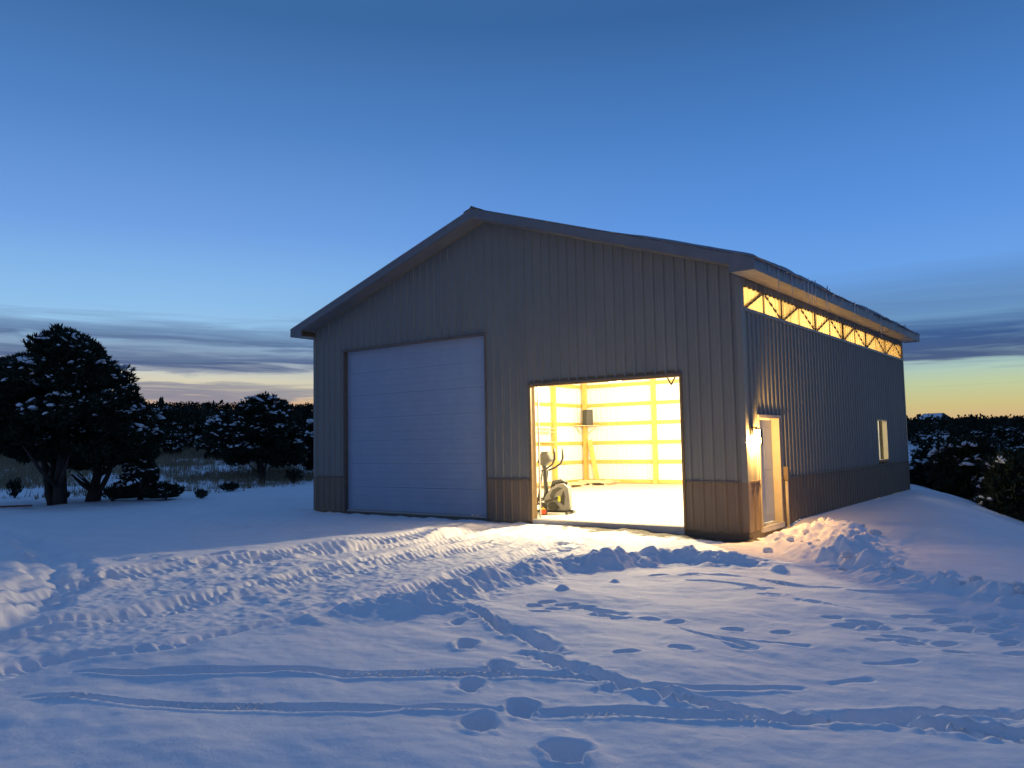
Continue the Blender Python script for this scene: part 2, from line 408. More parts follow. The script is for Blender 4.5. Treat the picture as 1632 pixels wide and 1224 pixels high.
STREAK = [[(14.44, -7.66), (14.68, -7.81), (14.82, -7.86), (15.11, -7.9), (15.24, -7.95)], [(14.84, -7.8), (15.06, -7.77), (15.31, -7.68), (15.57, -7.65)], [(13.45, -5.33), (13.83, -5.29), (14.05, -5.32), (14.43, -5.5)], [(13.34, -4.83), (13.78, -4.77), (14.18, -4.81), (14.85, -4.97)], [(14.99, -7.98), (15.14, -8.07), (15.25, -7.98)], [(13.51, -7.32), (13.46, -7.58), (13.79, -7.54)], [(14.21, -4.9), (14.65, -5.0), (15.12, -4.97)], [(14.93, -5.82), (15.17, -5.9), (15.61, -5.99)], [(15.25, -5.09), (15.59, -5.11), (15.99, -4.89)], [(16.11, -7.84), (16.24, -7.74), (16.37, -7.58)], [(16.0, -8.47), (16.08, -8.36), (16.18, -8.25)], [(15.96, -6.03), (16.29, -5.94), (16.49, -5.99)], [(13.1, -7.32), (13.44, -7.37), (13.7, -7.39)]]
ARCS = [[(-4.11, -7.04), (-2.35, -6.91), (1.04, -7.66), (3.94, -8.43), (5.66, -9.05), (6.85, -9.7), (7.75, -10.42), (8.26, -11.18)], [(0.1, -8.49), (2.09, -8.6), (3.46, -8.7), (5.06, -9.13), (6.31, -9.74), (7.11, -10.37), (7.41, -10.88)]]
LEFTPR = [(-5.49, -2.01), (-4.2, -2.38), (-3.16, -2.56), (-1.8, -2.95), (-0.53, -3.46), (0.83, -3.65), (1.99, -3.7), (2.49, -3.15), (3.0, -3.2), (-0.7, -0.14), (-0.17, -0.13), (6.0, -6.87), (6.07, -6.57), (6.65, -6.51), (7.23, -6.58), (6.47, -7.4), (5.55, -7.53), (5.16, -7.98), (6.4, -8.81)]
PILE = [(12.85, -0.45), (13.2, 0.3), (13.45, 0.75), (13.85, 0.15), (14.2, -0.9), (14.6, -2.3)]
PLOW = [(14.53, -2.7), (15.2, -3.51), (15.53, -4.03), (16.06, -4.43), (16.51, -4.59), (16.89, -4.95), (17.36, -5.34)]
LUMPS = [(12.54, -6.73, 0.075), (12.72, -5.84, 0.055), (14.13, -4.08, 0.10), (16.0, -3.39, 0.09)]
W, D = 12.19, 13.902
def hash2(ix, iy, seed):
    h = (ix.astype(np.int64)*374761393+iy.astype(np.int64)*668265263+seed*974711) & 0xffffffff
    h = ((h ^ (h >> 13))*1274126177) & 0xffffffff
    h = h ^ (h >> 16)
    return (h & 0xffff)/65535.0
def vnoise(x, y, seed=0):
    ix, iy = np.floor(x), np.floor(y); fx, fy = x-ix, y-iy
    fx = fx*fx*fx*(fx*(fx*6-15)+10); fy = fy*fy*fy*(fy*(fy*6-15)+10)
    a = hash2(ix, iy, seed); b = hash2(ix+1, iy, seed); c = hash2(ix, iy+1, seed); d = hash2(ix+1, iy+1, seed)
    return (a+(b-a)*fx)*(1-fy)+(c+(d-c)*fx)*fy-.5
def fbm(x, y, seed, octs=4, gain=.5):
    s = 0; a = 1; f = 1
    for o in range(octs):
        s = s+a*vnoise(x*f+o*17.3, y*f-o*9.1, seed+o); a *= gain; f *= 2.03
    return s
def sst(a, b, x):
    t = np.clip((x-a)/(b-a), 0, 1); return t*t*(3-2*t)
def seg_dist(x, y, pts, closed=False):
    best = np.full(np.broadcast(x, y).shape, 1e9); arc = np.zeros_like(best); tot = 0.0
    P = list(pts)+([pts[0]] if closed else [])
    for (ax, ay), (bx, by) in zip(P, P[1:]):
        dx, dy = bx-ax, by-ay; l2 = dx*dx+dy*dy+1e-9
        t = np.clip(((x-ax)*dx+(y-ay)*dy)/l2, 0, 1)
        d = np.hypot(x-ax-t*dx, y-ay-t*dy)
        k = d < best
        best = np.where(k, d, best); arc = np.where(k, tot+t*math.sqrt(l2), arc); tot += math.sqrt(l2)
    return best, arc
def inside(x, y, pts):
    r = np.zeros(np.broadcast(x, y).shape, bool); n = len(pts)
    for i in range(n):
        ax, ay = pts[i]; bx, by = pts[(i+1) % n]
        c = ((ay > y) != (by > y)) & (x < (bx-ax)*(y-ay)/(by-ay+1e-12)+ax)
        r ^= c
    return r
def smooth_line(pts, n=5):
    P = [np.array(p) for p in pts]; out = []
    for i in range(len(P)-1):
        p0, p1, p2, p3 = P[max(i-1,0)], P[i], P[i+1], P[min(i+2,len(P)-1)]
        for k in range(n):
            t = k/n
            out.append(tuple(.5*((2*p1)+(-p0+p2)*t+(2*p0-5*p1+4*p2-p3)*t*t+(-p0+3*p1-3*p2+p3)*t**3)))
    out.append(tuple(P[-1]))
    return out
EDGE = [(9.0,24.0),(11.6,19.0),(13.1,14.0),(13.9,10.4),(14.85,6.4),(15.4,3.9),(16.2,1.8),(17.6,-.6),(20.5,-4.0),(30,-12)]
def macro(x, y):
    """large terrain: level pad, field rising to the left, drop and wooded rise to the right"""
    x = np.asarray(x, float); y = np.asarray(y, float)
    h = np.zeros(np.broadcast(x, y).shape)
    q = -.85*x+.5*y
    rise = .055*np.maximum(0, q-18.5+2*np.exp(-((q-18.5)/4)**2)*0)
    rise = np.where(q > 60, .055*41.5+.02*(q-60), rise)
    # pad edge: fall away to the right and behind
    d, _ = seg_dist(x, y, EDGE)
    poly = EDGE+[(200,-12),(200,400),(-20,400),(-20,40)]
    side = inside(x, y, poly)
    low = -1.15*sst(-.9, 3.4, np.where(side, d, -d))*sst(-14, -6, y)
    ry = np.maximum(0, y-35)
    low = low+np.where(side, .0125*ry*sst(0, 60, ry), 0)
    wl = sst(8, 30, q)
    h = low*(1-wl)+rise*wl
    h = np.minimum(h, 40)
    # far wooded hills
    r = np.hypot(x-17.8, y+14.6)
    az = np.degrees(np.arctan2(x-17.8, y+14.6))
    lw = sst(-32, -46, az)*1.0
    hl = 14.5*sst(120, 620, r)+fbm(x/160, y/160, 5, 3)*7*sst(150, 500, r)-4*sst(-62, -46, az)*sst(200, 600, r)
    hr = 0*r+fbm(x/120, y/120, 8, 3)*3*sst(150, 400, r)
    front = sst(100, 60, np.abs(((az+37+180) % 360)-180))
    h = h+front*(hl*lw+hr*(1-lw))*sst(100, 200, r)
    h = np.where(r > 420, h*1.0, h)
    return h
def ground_z(x, y):
    return float(macro(np.array([x]), np.array([y]))[0])

def axis(lo, hi, bands, far):
    """graded coordinates: bands = [(a, b, step)], growing steps outside"""
    pts = []
    for a, b, s in bands:
        pts += list(np.arange(a, b-1e-6, s))
    pts.append(bands[-1][1])
    s = bands[-1][2]; p = pts[-1]
    while p < hi:
        s = min(s*1.09, far); p += s; pts.append(p)
    s = bands[0][2]; p = pts[0]; pre = []
    while p > lo:
        s = min(s*1.09, far); p -= s; pre.append(p)
    return np.array(pre[::-1]+pts)
def build_ground():
    xs = axis(-1500, 900, [(-12,-4,.16),(-4,5,.075),(5,17.7,.0245)], 26)
    ys = axis(-60, 1500, [(-12.6,-2.5,.024),(-2.5,0.6,.05),(.6,4,.1),(4,20,.25)], 26)
    X, Y = np.meshgrid(xs, ys)
    H = macro(X, Y)
    nearw = sst(90, 20, np.hypot(X-10, Y+5))
    drive = inside(X, Y, DRIVE); dd, _ = seg_dist(X, Y, smooth_line(DRIVE[:0] or DRIVE, 1), True)
    sd = np.where(drive, dd, -dd)                       # positive inside the driven area
    sdw = sd+fbm(X*2.2, Y*2.2, 31, 3)*.22
    dm = sst(-.05, .28, sdw)
    # wind-softened snow cover
    und = fbm(X*.42, Y*.42, 1, 3)*.10+fbm(X*.9, Y*1.6, 3, 3)*.035
    und = und*(1-dm*.7)+fbm(X*5, Y*7, 14, 3, .6)*.008*(1-dm)
    H += und*nearw*sst(-.2, 1.2, np.maximum(-(X-W), np.maximum(X-W, -Y)) if False else np.maximum(np.maximum(X-W, -Y), np.maximum(-X, Y-D)))
    H += fbm(X*.05, Y*.05, 12, 3)*.5*sst(45, 120, np.hypot(X-10, Y+5))
    H -= .11*dm
    churn = fbm(X*3.1, Y*3.1, 41, 4, .6)*.10+np.maximum(0, fbm(X*8, Y*8, 45, 2))*.03
    flat = sst(4.2, 1.0, np.abs(X-9.3))*sst(-.3, -1.4, Y)*0
    H += churn*dm*(.09+.30*sst(-.05, .3, fbm(X*.5, Y*.5, 48, 2)))+fbm(X*9, Y*9, 47, 3, .6)*.020*dm
    def patch(pts, pad):
        P = np.array(pts)[:, :2]
        i0, i1 = np.searchsorted(xs, [P[:,0].min()-pad, P[:,0].max()+pad]); j0, j1 = np.searchsorted(ys, [P[:,1].min()-pad, P[:,1].max()+pad])
        return slice(j0, j1), slice(i0, i1)
    def furrow(pts, w, depth, rim=.25, wob=.25, seed=0, tread=0, shift=0, crumb=0):
        pts = smooth_line(pts)
        if shift:
            q = np.array(pts); g = np.gradient(q, axis=0); g /= np.linalg.norm(g, axis=1, keepdims=True)+1e-9
            pts = [tuple(v) for v in q+np.stack([-g[:,1], g[:,0]], -1)*shift]
        s = patch(pts, w*3)
        if X[s].size == 0: return
        x, y = X[s], Y[s]
        wb = .12 if tread else .5
        d, a = seg_dist(x+fbm(x*3, y*3, seed+60, 2)*w*wb, y+fbm(x*3, y*3, seed+70, 2)*w*wb, pts)
        ww = w*(1+wob*2*vnoise(a*2.3, a*0, seed))
        tot = a.max(); ends = sst(0, .25, a)*sst(0, .25, tot-a)*.75+.25
        p = 1-sst(.42*ww, ww, d)
        dz = -depth*p*ends*(1+.5*vnoise(a*5, a*0+3, seed+2))+rim*depth*np.exp(-((d-1.25*ww)/(.4*ww))**2)*ends
        if crumb: dz += crumb*fbm(x*13, y*13, seed+8, 3, .6)*np.exp(-(d/(1.6*w))**2)*1.6
        if tread: dz += tread*np.tanh(2.2*np.sin(a*2*math.pi/.135+d*14+vnoise(a*1.5, a*0, seed+5)*5+fbm(x*4, y*4, seed+9, 2)*2.5))*(1-sst(.62*ww, .95*ww, d))*(.25+.75*sst(-.25, .3, vnoise(a*.9, a*0+5, seed+6)+fbm(x*3, y*3, seed+3, 2)*.5))
        H[s] += dz
    # berm thrown up along the edge of the driven area
    bl = smooth_line(BERM); s = patch(bl, 1.2); d, a = seg_dist(X[s], Y[s], bl)
    lump = .85+.5*np.clip(fbm(X[s]*1.7, Y[s]*1.7, 51, 3)+.35, 0, 1)
    fade = sst(0, 2.6, a)*sst(0, 1.5, a.max()-a)*.95+.05
    H[s] += np.exp(-(d/.24)**2)*.17*lump*fade+np.exp(-(d/.42)**2)*(fbm(X[s]*5, Y[s]*5, 55, 3)*.08+fbm(X[s]*12, Y[s]*12, 57, 3, .6)*.05)*fade
    for i, t in enumerate(TRACKS):
        furrow(t, .23, .075, .28, .03, 10+i, .022)
        furrow(t, .20, .05, .25, .04, 110+i, .018, (.42, -.45, .40, -.38)[i])
    for i, t in enumerate(TRENCH): furrow(t, .08, .10, .14, .4, 20+i, crumb=.035)
    for i, t in enumerate(SKI): furrow(t, .042, .045, .3, .3, 30+i)
    for i, t in enumerate(STREAK): furrow(t, .055, .06, .12, .4, 40+i)
    for i, t in enumerate(ARCS): furrow(t, .34, .08, .2, .15, 50+i)
    rng = random.Random(4)
    def hole(x0, y0, a, b, an, depth, rim=.2):
        s = patch([(x0, y0)], max(a, b)*2.2)
        if X[s].size == 0: return
        x, y = X[s]-x0, Y[s]-y0
        u = x*math.cos(an)+y*math.sin(an); v = -x*math.sin(an)+y*math.cos(an)
        r = np.hypot(u/a, v/b)*(1+.55*fbm(X[s]*8, Y[s]*8, int(a*1000)+rng.randint(0,50), 2))
        H[s] += -depth*(1-sst(.5, 1.02, r))+rim*depth*np.exp(-((r-1.22)/.22)**2)
    va = math.atan2(-13.0+14.6, -9+0.0)
    for x0, y0, sz, dp in HOLES:
        sz *= .85; hole(x0, y0, sz, sz*.72, rng.uniform(1.9, 2.4), dp, .12)
        hole(x0+.06, y0-.09, sz*.7, sz*.5, rng.uniform(1.6,2.6), dp*.45, .1)
    for x0, y0 in TRAIL:
        hole(x0, y0, rng.uniform(.09,.145), rng.uniform(.055,.08), rng.uniform(.2,1.2), rng.uniform(.05,.085), .10)
    for x0, y0 in LEFTPR:
        hole(x0, y0, rng.uniform(.14,.24), rng.uniform(.09,.13), rng.uniform(-.2,.7), rng.uniform(.05,.09), .3)
    # shovelled heap by the side door and the plough line running off to the right
    pl = smooth_line(PILE); s = patch(pl, 2.0); d, a = seg_dist(X[s], Y[s], pl)
    H[s] += np.exp(-(d/.42)**2)*(.10+.16*np.clip(fbm(X[s]*1.6, Y[s]*1.6, 71, 3, .5)+.4, 0, 1))+np.exp(-(d/.65)**2)*((np.abs(fbm(X[s]*5, Y[s]*5, 75, 2, .5))-.12)*.20+fbm(X[s]*12, Y[s]*12, 78, 2)*.05)
    pl = smooth_line(PLOW); s = patch(pl, 1.5); d, a = seg_dist(X[s], Y[s], pl)
    H[s] += np.exp(-(d/.26)**2)*(.06+.20*np.clip(fbm(X[s]*2.6, Y[s]*2.6, 81, 4, .6)+.25, 0, 1))+np.exp(-(d/.45)**2)*fbm(X[s]*6, Y[s]*6, 85, 3, .6)*.08
    for x0, y0, sz in LUMPS:
        s = patch([(x0, y0)], sz*2)
        r = np.hypot(X[s]-x0, Y[s]-y0)/sz*(1+.4*fbm(X[s]*7, Y[s]*7, 91, 2))
        H[s] += sz*.75*np.sqrt(np.clip(1-r*r, 0, 1))
    # at the walls
    out = np.maximum(np.maximum(X-W, -Y), np.maximum(-X, Y-D))     # distance outside the barn (Chebyshev)
    fr = sst(1.6, .0, -Y)*(Y < 1)*sst(-.5, .5, X)*sst(13.2, 12.3, X)
    tgt = -.05-.10*sst(9.5, 12.2, X)+fbm(X*3, Y*3, 95, 3)*.04
    H = H*(1-fr*(out > -.2))+tgt*fr*(out > -.2)
    dr = sst(.75, 0.1, X-W)*(X > W-.3)*sst(-.6, .2, Y)*sst(3.0, 1.6, Y)
    H = H*(1-dr)+(-.14+fbm(X*3, Y*3, 96, 3)*.05)*dr
    H = np.where(out < -.06, -.6, H)
    bare = sst(-.85, -.1, Y)*(Y < .2)*sst(7.6, 9.0, X)*sst(12.9, 12.0, X)
    bare = np.clip(bare*2.4+fbm(X*4, Y*4, 97, 4, .65)*1.6-.45, 0, 1)*(bare > .02)
    r = np.hypot(X-17.8, Y+14.6)
    wood = sst(70, 120, r)
    bg = np.stack([bare, wood, 0*bare, 0*bare+1], -1)
    V = np.stack([X, Y, H], -1).reshape(-1, 3)
    ny, nx = X.shape
    idx = np.arange(nx*ny).reshape(ny, nx)
    Fq = np.stack([idx[:-1,:-1], idx[:-1,1:], idx[1:,1:], idx[1:,:-1]], -1).reshape(-1, 4)
    me = np_mesh('snow_ground', V, Fq, M['snow'], True)
    ca = me.color_attributes.new('cover', 'FLOAT_COLOR', 'POINT')
    ca.data.foreach_set('color', bg.reshape(-1).astype(np.float32))
    o = link('snow_ground', me)
    tag(o, kind='structure')
    print('ground quads', len(Fq))
    return xs, ys, H
GX, GY, GH = build_ground()
def gz(x, y):
    i = min(max(np.searchsorted(GX, x)-1, 0), len(GX)-2); j = min(max(np.searchsorted(GY, y)-1, 0), len(GY)-2)
    tx = (x-GX[i])/(GX[i+1]-GX[i]); ty = (y-GY[j])/(GY[j+1]-GY[j])
    return float((GH[j,i]*(1-tx)+GH[j,i+1]*tx)*(1-ty)+(GH[j+1,i]*(1-tx)+GH[j+1,i+1]*tx)*ty)

# ------------------------------------------------------------------ the pole barn
barn = empty('pole_barn')
tag(barn, 'tan steel pole barn with brown wainscot, one bay door open and brightly lit inside', 'barn')
SL = .3275; OHX, OHY = .454, .451
ZW = .914
def roof_top(x): return 4.99+SL*(min(x, W-x)+OHX)
def wall_top(x): return 4.905+SL*min(x, W-x)
B1, B2, BZ = 1.189, 6.06, 4.246
S1, S2, SZ = 7.305, 10.937, 2.995
DY1, DY2, DZ = .66, 1.803, 2.118
WY1, WY2, WZ1, WZ2 = 10.05, 11.2, 1.05, 2.172
C1, C2 = 4.163, 4.62
RIB = .2286
def rib_profile(s0, s1, extra=()):
    """(s, offset) points of ribbed sheet between s0 and s1; ribs on a fixed 9 inch module"""
    pts = [(s0, None), (s1, None)]+[(e, None) for e in extra if s0 < e < s1]
    k = math.floor(s0/RIB)-1
    while k*RIB < s1+RIB:
        c = k*RIB+.114
        for ds, h in ((-.034, 0), (-.015, .027), (.015, .027), (.034, 0), (-.085, 0), (-.079, .004), (-.073, 0), (.073, 0), (.079, .004), (.085, 0)):
            if s0 < c+ds < s1: pts.append((c+ds, h))
        k += 1
    pts.sort(key=lambda p: p[0])
    full = []
    def off(s):
        c = round((s-.114)/RIB)*RIB+.114; d = abs(s-c)
        return .027 if d <= .015 else (.027*(1-(d-.015)/.019) if d < .034 else 0.0)
    for s, h in pts: full.append((s, off(s) if h is None else h))
    return full
def sheet(name, mapf, s0, s1, lo, hi, holes, mat, flip=False):
    b = MB()
    pr = rib_profile(s0, s1, [e for h in holes for e in h[:2]]+[W/2])
    for (sa, na), (sb, nb) in zip(pr, pr[1:]):
        if sb-sa < 1e-5: continue
        mid = (sa+sb)/2
        iv = [(lo, None)]
        for a, c, z0, z1 in holes:
            if a < mid < c:
                new = []
                for l, h in iv:
                    if z0 > l: new.append((l, z0))
                    hh = h if h is not None else hi(mid)
                    if z1 < hh: new.append((max(z1, l), h))
                iv = new
        for l, h in iv:
            ha = hi(sa) if h is None else h; hb = hi(sb) if h is None else h
            if min(ha, hb) <= l+1e-4: continue
            q = [mapf(sa, na, l), mapf(sb, nb, l), mapf(sb, nb, hb), mapf(sa, na, ha)]
            if flip: q.reverse()
            b.quad(*q)
    if not b.f: return None
    return b.build(name, mat, barn)
fmap = lambda s, n, z: (s, -n, z)
rmap = lambda s, n, z: (W+n, s, z)
bmap = lambda s, n, z: (s, D+n, z)
lmap = lambda s, n, z: (-n, s, z)
PW = RIB*4
def panels(mapf, length, lo, hi, holes, mat, name, flip):
    s = 0.0
    while s < length-1e-4:
        e = min(s+PW, length)
        cut = [h for h in holes if h[0] <= s+1e-6 and h[1] >= e-1e-6 and h[2] > lo]
        if cut:
            sheet(name, mapf, s, e, lo, flat(cut[0][2]), [], mat, flip); sheet(name, mapf, s, e, cut[0][3], hi, [], mat, flip)
        else:
            sheet(name, mapf, s, e, lo, hi, holes, mat, flip)
        s += PW
flat = lambda z: (lambda s: z)
fh = [(B1, B2, -1, BZ), (S1, S2, -1, SZ)]
rh = [(DY1, DY2, -1, DZ), (WY1, WY2, WZ1, WZ2)]
flat = lambda z: (lambda s: z)
panels(fmap, W, ZW+.012, wall_top, fh, M['siding'], 'siding_panel', False)
panels(fmap, W, 0.0, flat(ZW-.012), fh, M['wainscot'], 'wainscot_panel', False)
panels(rmap, D, ZW+.012, flat(C1), rh, M['siding'], 'siding_panel', False)
panels(rmap, D, 0.0, flat(ZW-.012), rh, M['wainscot'], 'wainscot_panel', False)
panels(rmap, D, C1+.004, flat(C2), [], M['clear'], 'translucent_panel', False)
panels(rmap, D, C2+.004, flat(4.752), [], M['siding'], 'siding_panel', False)
panels(bmap, W, 0.0, wall_top, [], M['siding'], 'siding_panel', True)
panels(lmap, D, 0.0, flat(4.752), [], M['siding'], 'siding_panel', True)
# wainscot cap trims, in the lengths between openings
for a, c in ((.09, B1-.045), (B2+.045, S1-.045), (S2+.045, W-.09)):
    MB().box(a, c, -.036, .003, ZW-.018, ZW+.02).build('wainscot_cap', M['trim'], barn)
for a, c in ((.09, DY1-.06), (DY2+.06, D-.09)):
    MB().box(W-.003, W+.036, a, c, ZW-.018, ZW+.02).build('wainscot_cap', M['trim'], barn)
MB().box(W-.003, W+.038, .09, D-.09, C1-.03, C1+.03).build('panel_rail', M['siding'], barn)
# corner trims (tan above, brown below)
for cx, sx in ((0, -1), (W, 1)):
    for cy, sy in ((0, -1), (D, 1)):
        for z0, z1, mt in ((0.0, ZW, M['wainscot']), (ZW, 4.75, M['siding'])):
            b = MB()
            xa, xb = sorted((cx+sx*.033, cx-sx*.09)); b.box(xa, xb, *sorted((cy+sy*.029, cy+sy*.033)), z0, z1)
            ya, yb = sorted((cy+sy*.0285, cy-sy*.09)); b.box(*sorted((cx+sx*.029, cx+sx*.0332)), ya, yb, z0, z1)
            b.build('corner_trim', mt, barn)
# skirt boards and slab
for x0, x1, y0, y1 in ((.0, W, .004, .05), (.0, W, D-.05, D-.004), (.004, .05, .05, D-.05), (W-.05, W-.004, .05, D-.05)):
    MB().box(x0, x1, y0, y1, -.55, .012).build('skirt_board', M['skirt'], barn)
MB().box(.052, W-.052, .052, D-.052, -.5, .055).build('floor_slab', M['concrete'], barn)
MB().box(S1+.02, S2-.02, -.02, .05, -.4, .045).build('door_sill', M['concrete'], barn)
# framing: posts, girts
px_ = [.11, 3.30, 6.66, 9.1, W-.11]
py_ = [D/6*k for k in range(1, 6)]
def post(x, y, top, w=.15):
    MB().box(x-w/2, x+w/2, y-w/2, y+w/2, .05, top).build('post', M['wood'], barn, bevel=.006)
for x in (.16, 3.30, 6.3, 9.2, W-.16): post(x, D-.118, 4.75)
for y in [.13]+py_:
    post(.118, y, 4.75); post(W-.118, y, 4.75)
for x in (B1-.10, B2+.10, S1-.10, S2+.10): post(x, .13, wall_top(x)-.05)
GZ = (.07, .84, 1.60, 2.36, 3.12, 3.90)
xe = [.045, 3.30, 6.3, 9.2, W-.045]
for z in GZ:
    for a, c in zip(xe, xe[1:]):
        MB().box(a+.002, c-.002, D-.042, D-.003, z, z+.14).build('girt', M['wood'], barn)
    ye = [.05]+py_+[D-.045]
    for a, c in zip(ye, ye[1:]):
        MB().box(.003, .042, a+.002, c-.002, z, z+.14).build('girt', M['wood'], barn)
        if z > .3 and not (a < DY2 and c > DY1 and z < DZ) and not (a < WY2 and c > WY1 and WZ1-.15 < z < WZ2):
            MB().box(W-.042, W-.003, a+.002, c-.002, z, z+.14).build('girt', M['wood'], barn)
# truss-pattern carrier behind the translucent strip
ye = [.16]+py_+[D-.03]
for i, (a, c) in enumerate(zip(ye, ye[1:])):
    m_ = (a+c)/2
    bx = W-.026
    MB().beam((bx, a+.05, C1+.02), (bx, m_-.02, C2-.01), .05, .075, (1,0,0)).build('brace', M['wood_dark'], barn)
    MB().beam((bx, m_+.02, C2-.01), (bx, c-.05, C1+.02), .05, .075, (1,0,0)).build('brace', M['wood_dark'], barn)
    MB().box(bx-.024, bx+.022, m_-.022, m_+.022, C1-.05, C2+.05).build('brace', M['wood_dark'], barn)
    MB().box(bx-.0245, bx+.0225, c-.05, c+.05 if i < 5 else c, C1-.05, C2+.05).build('brace', M['wood_dark'], barn)
MB().box(W-.05, W-.0028, .05, D-.05, C2-.03, 4.74).build('top_plate', M['wood_dark'], barn)
MB().box(W-.05, W-.0028, .05, D-.05, C1-.11, C1-.0).build('carrier_chord', M['wood_dark'], barn)
for y0, y1 in ((.004, .046), (D-.046, D-.004)):
    for sgn in (0, 1):
        fx = (lambda x: x) if sgn == 0 else (lambda x: W-x)
        e = W/2-.001
        MB().prism([(fx(.004), wall_top(.004)-.2), (fx(e), wall_top(e)-.2), (fx(e), roof_top(e)-.02), (fx(.004), roof_top(.004)-.02)], y0, y1).build('gable_light_block', M['wood'], barn)  # unseen boards added to stop interior light leaking above the gable walls
for x0, x1 in ((W-.05, W-.0028), (.0028, .05)):
    MB().box(x0, x1, .05, D-.05, 4.742 if x0 > 1 else 4.5, roof_top(0)-.02).build('eave_light_block', M['wood_dark'], barn)  # unseen strips added to stop light escaping over the eave walls
# roof: two ribbed steel slopes, ridge cap, rake boards, eave fascias, soffits
for sgn in (0, 1):
    fx = (lambda x: x) if sgn == 0 else (lambda x: W-x)
    b = MB(); y = -OHY-.02
    x0, x1 = -OHX-.03, W/2
    ys = []
    k = 0
    while y < D+OHY+.02:
        for dy, h in ((0, 0), (.1, 0), (.118, .02), (.15, .02), (.168, 0)): ys.append((y+dy, h))
        y += RIB
    ys = [p for p in ys if p[0] <= D+OHY+.02]+[(D+OHY+.02, 0)]
    for (ya, ha), (yb, hb) in zip(ys, ys[1:]):
        za, zb_ = roof_top(x0), roof_top(x1)
        q = [(fx(x0), ya, za+ha), (fx(x1), ya, zb_+ha), (fx(x1), yb, zb_+hb), (fx(x0), yb, za+hb)]
        if sgn == 0: q = q
        else: q.reverse()
        b.quad(*q)
    b.build('roof_slope', M['roof'], barn)
    for y0 in (-OHY-.02, D+OHY-.0):
        t = .20
        pr = [(fx(-OHX), roof_top(-OHX)-.012), (fx(W/2+(-.0015 if sgn else .0015)), roof_top(W/2)-.012), (fx(W/2+(-.0015 if sgn else .0015)), roof_top(W/2)-.012-t), (fx(0.0), roof_top(0)-.012-t), (fx(-.0), 4.76), (fx(-OHX), 4.76)]
        MB().prism(pr, y0, y0+.02).build('rake_board', M['fascia'], barn)
    for y0, y1 in ((-OHY, -.0295), (D+.0295, D+OHY)):
        pr = [(fx(0.0), wall_top(0)+.005), (fx(W/2), wall_top(W/2)+.005), (fx(W/2), wall_top(W/2)+.02), (fx(0.0), wall_top(0)+.02)]
        MB().prism(pr, y0, y1).build('rake_soffit', M['fascia'], barn)
    pr = [(fx(-OHX-.02), 4.755), (fx(-OHX-.0005), 4.755), (fx(-OHX-.0005), roof_top(-OHX)-.008), (fx(-OHX-.02), roof_top(-OHX)-.012)]
    MB().prism(pr, -OHY-.022, D+OHY+.022).build('fascia', M['fascia'], barn)
    # eave soffit: ribbed vented strips
    b = MB(); y = -OHY+.002; xo, xi = fx(-OHX), fx(-.030)
    while y < D+OHY-.01:
        y1 = min(y+.20, D+OHY-.002)
        xa, xb = sorted((xo, xi))
        b.box(xa, xb, y, y1-.012, 4.757, 4.766); b.box(xa, xb, y1-.012, y1, 4.768, 4.776)
        y = y1
    b.build('soffit', M['soffit'], barn)
b = MB()
b.beam((W/2-.12, -OHY-.03, roof_top(W/2)-.018), (W/2-.12, D+OHY+.03, roof_top(W/2)-.018), .26, .012, (-SL, 0, 1))
b.beam((W/2+.12, -OHY-.03, roof_top(W/2)-.018), (W/2+.12, D+OHY+.03, roof_top(W/2)-.018), .26, .012, (SL, 0, 1))
b.tube([(W/2, -OHY-.03, roof_top(W/2)+.01), (W/2, D+OHY+.03, roof_top(W/2)+.01)], .045, 8)
b.build('ridge_cap', M['roof'], barn)

# snow lying on the right-hand slope, rounded over the eave
def roof_snow(fx, x_in, thick, over, seed, name='roof_snow'):
    ny, nx = 190, 26
    yv = np.linspace(-OHY-.02, D+OHY+.03, ny); t = np.linspace(0, 1, nx)
    Yv, T = np.meshgrid(yv, t, indexing='ij')
    edge = -OHX-over*(.55+.9*np.clip(fbm(yv*1.3, yv*0, seed, 3)+.4, 0, 1))
    th = thick*(.75+.8*fbm(yv*.6, yv*0+9, seed+4, 3))
    Xv = edge[:, None]+(x_in-edge[:, None])*T
    prof = np.sqrt(np.clip(1-(1-np.clip(T*14, 0, 1))**2, 0, 1))
    endf = np.sqrt(np.clip(1-(1-np.clip((Yv+OHY+.02)/.14, 0, 1))**2, 0, 1))*np.sqrt(np.clip(1-(1-np.clip((D+OHY+.03-Yv)/.14, 0, 1))**2, 0, 1))
    base = 4.99+SL*(Xv+OHX)+.004-.05*np.clip(-OHX-Xv, 0, 1)
    Zt = base+th[:, None]*prof*endf*(1-.75*sst(.6, 1, T))+fbm(Xv*3, Yv*3, seed+9, 2)*.015
    Vt = np.stack([fx(Xv), Yv, np.maximum(Zt, base+.002)], -1).reshape(-1, 3); Vb = np.stack([fx(Xv), Yv, base], -1).reshape(-1, 3)
    idx = np.arange(ny*nx).reshape(ny, nx)
    Fq = np.stack([idx[:-1,:-1], idx[1:,:-1], idx[1:,1:], idx[:-1,1:]], -1).reshape(-1, 4)
    ring = np.concatenate([idx[0,:], idx[1:,-1], idx[-1,-2::-1], idx[-2:0:-1,0]])
    r2 = np.roll(ring, -1)
    Fs = np.stack([ring, r2, r2+ny*nx, ring+ny*nx], -1)
    me = np_mesh(name, np.concatenate([Vt, Vb]), np.concatenate([Fq, Fq[:, ::-1]+ny*nx, Fs]), M['rooftop_snow'], True)
    bm = bmesh.new(); bm.from_mesh(me); bmesh.ops.recalc_face_normals(bm, faces=bm.faces); bm.to_mesh(me); bm.free()
    link(name, me, barn)
roof_snow(lambda x: W-x, 2.8, .10, .07, 5)
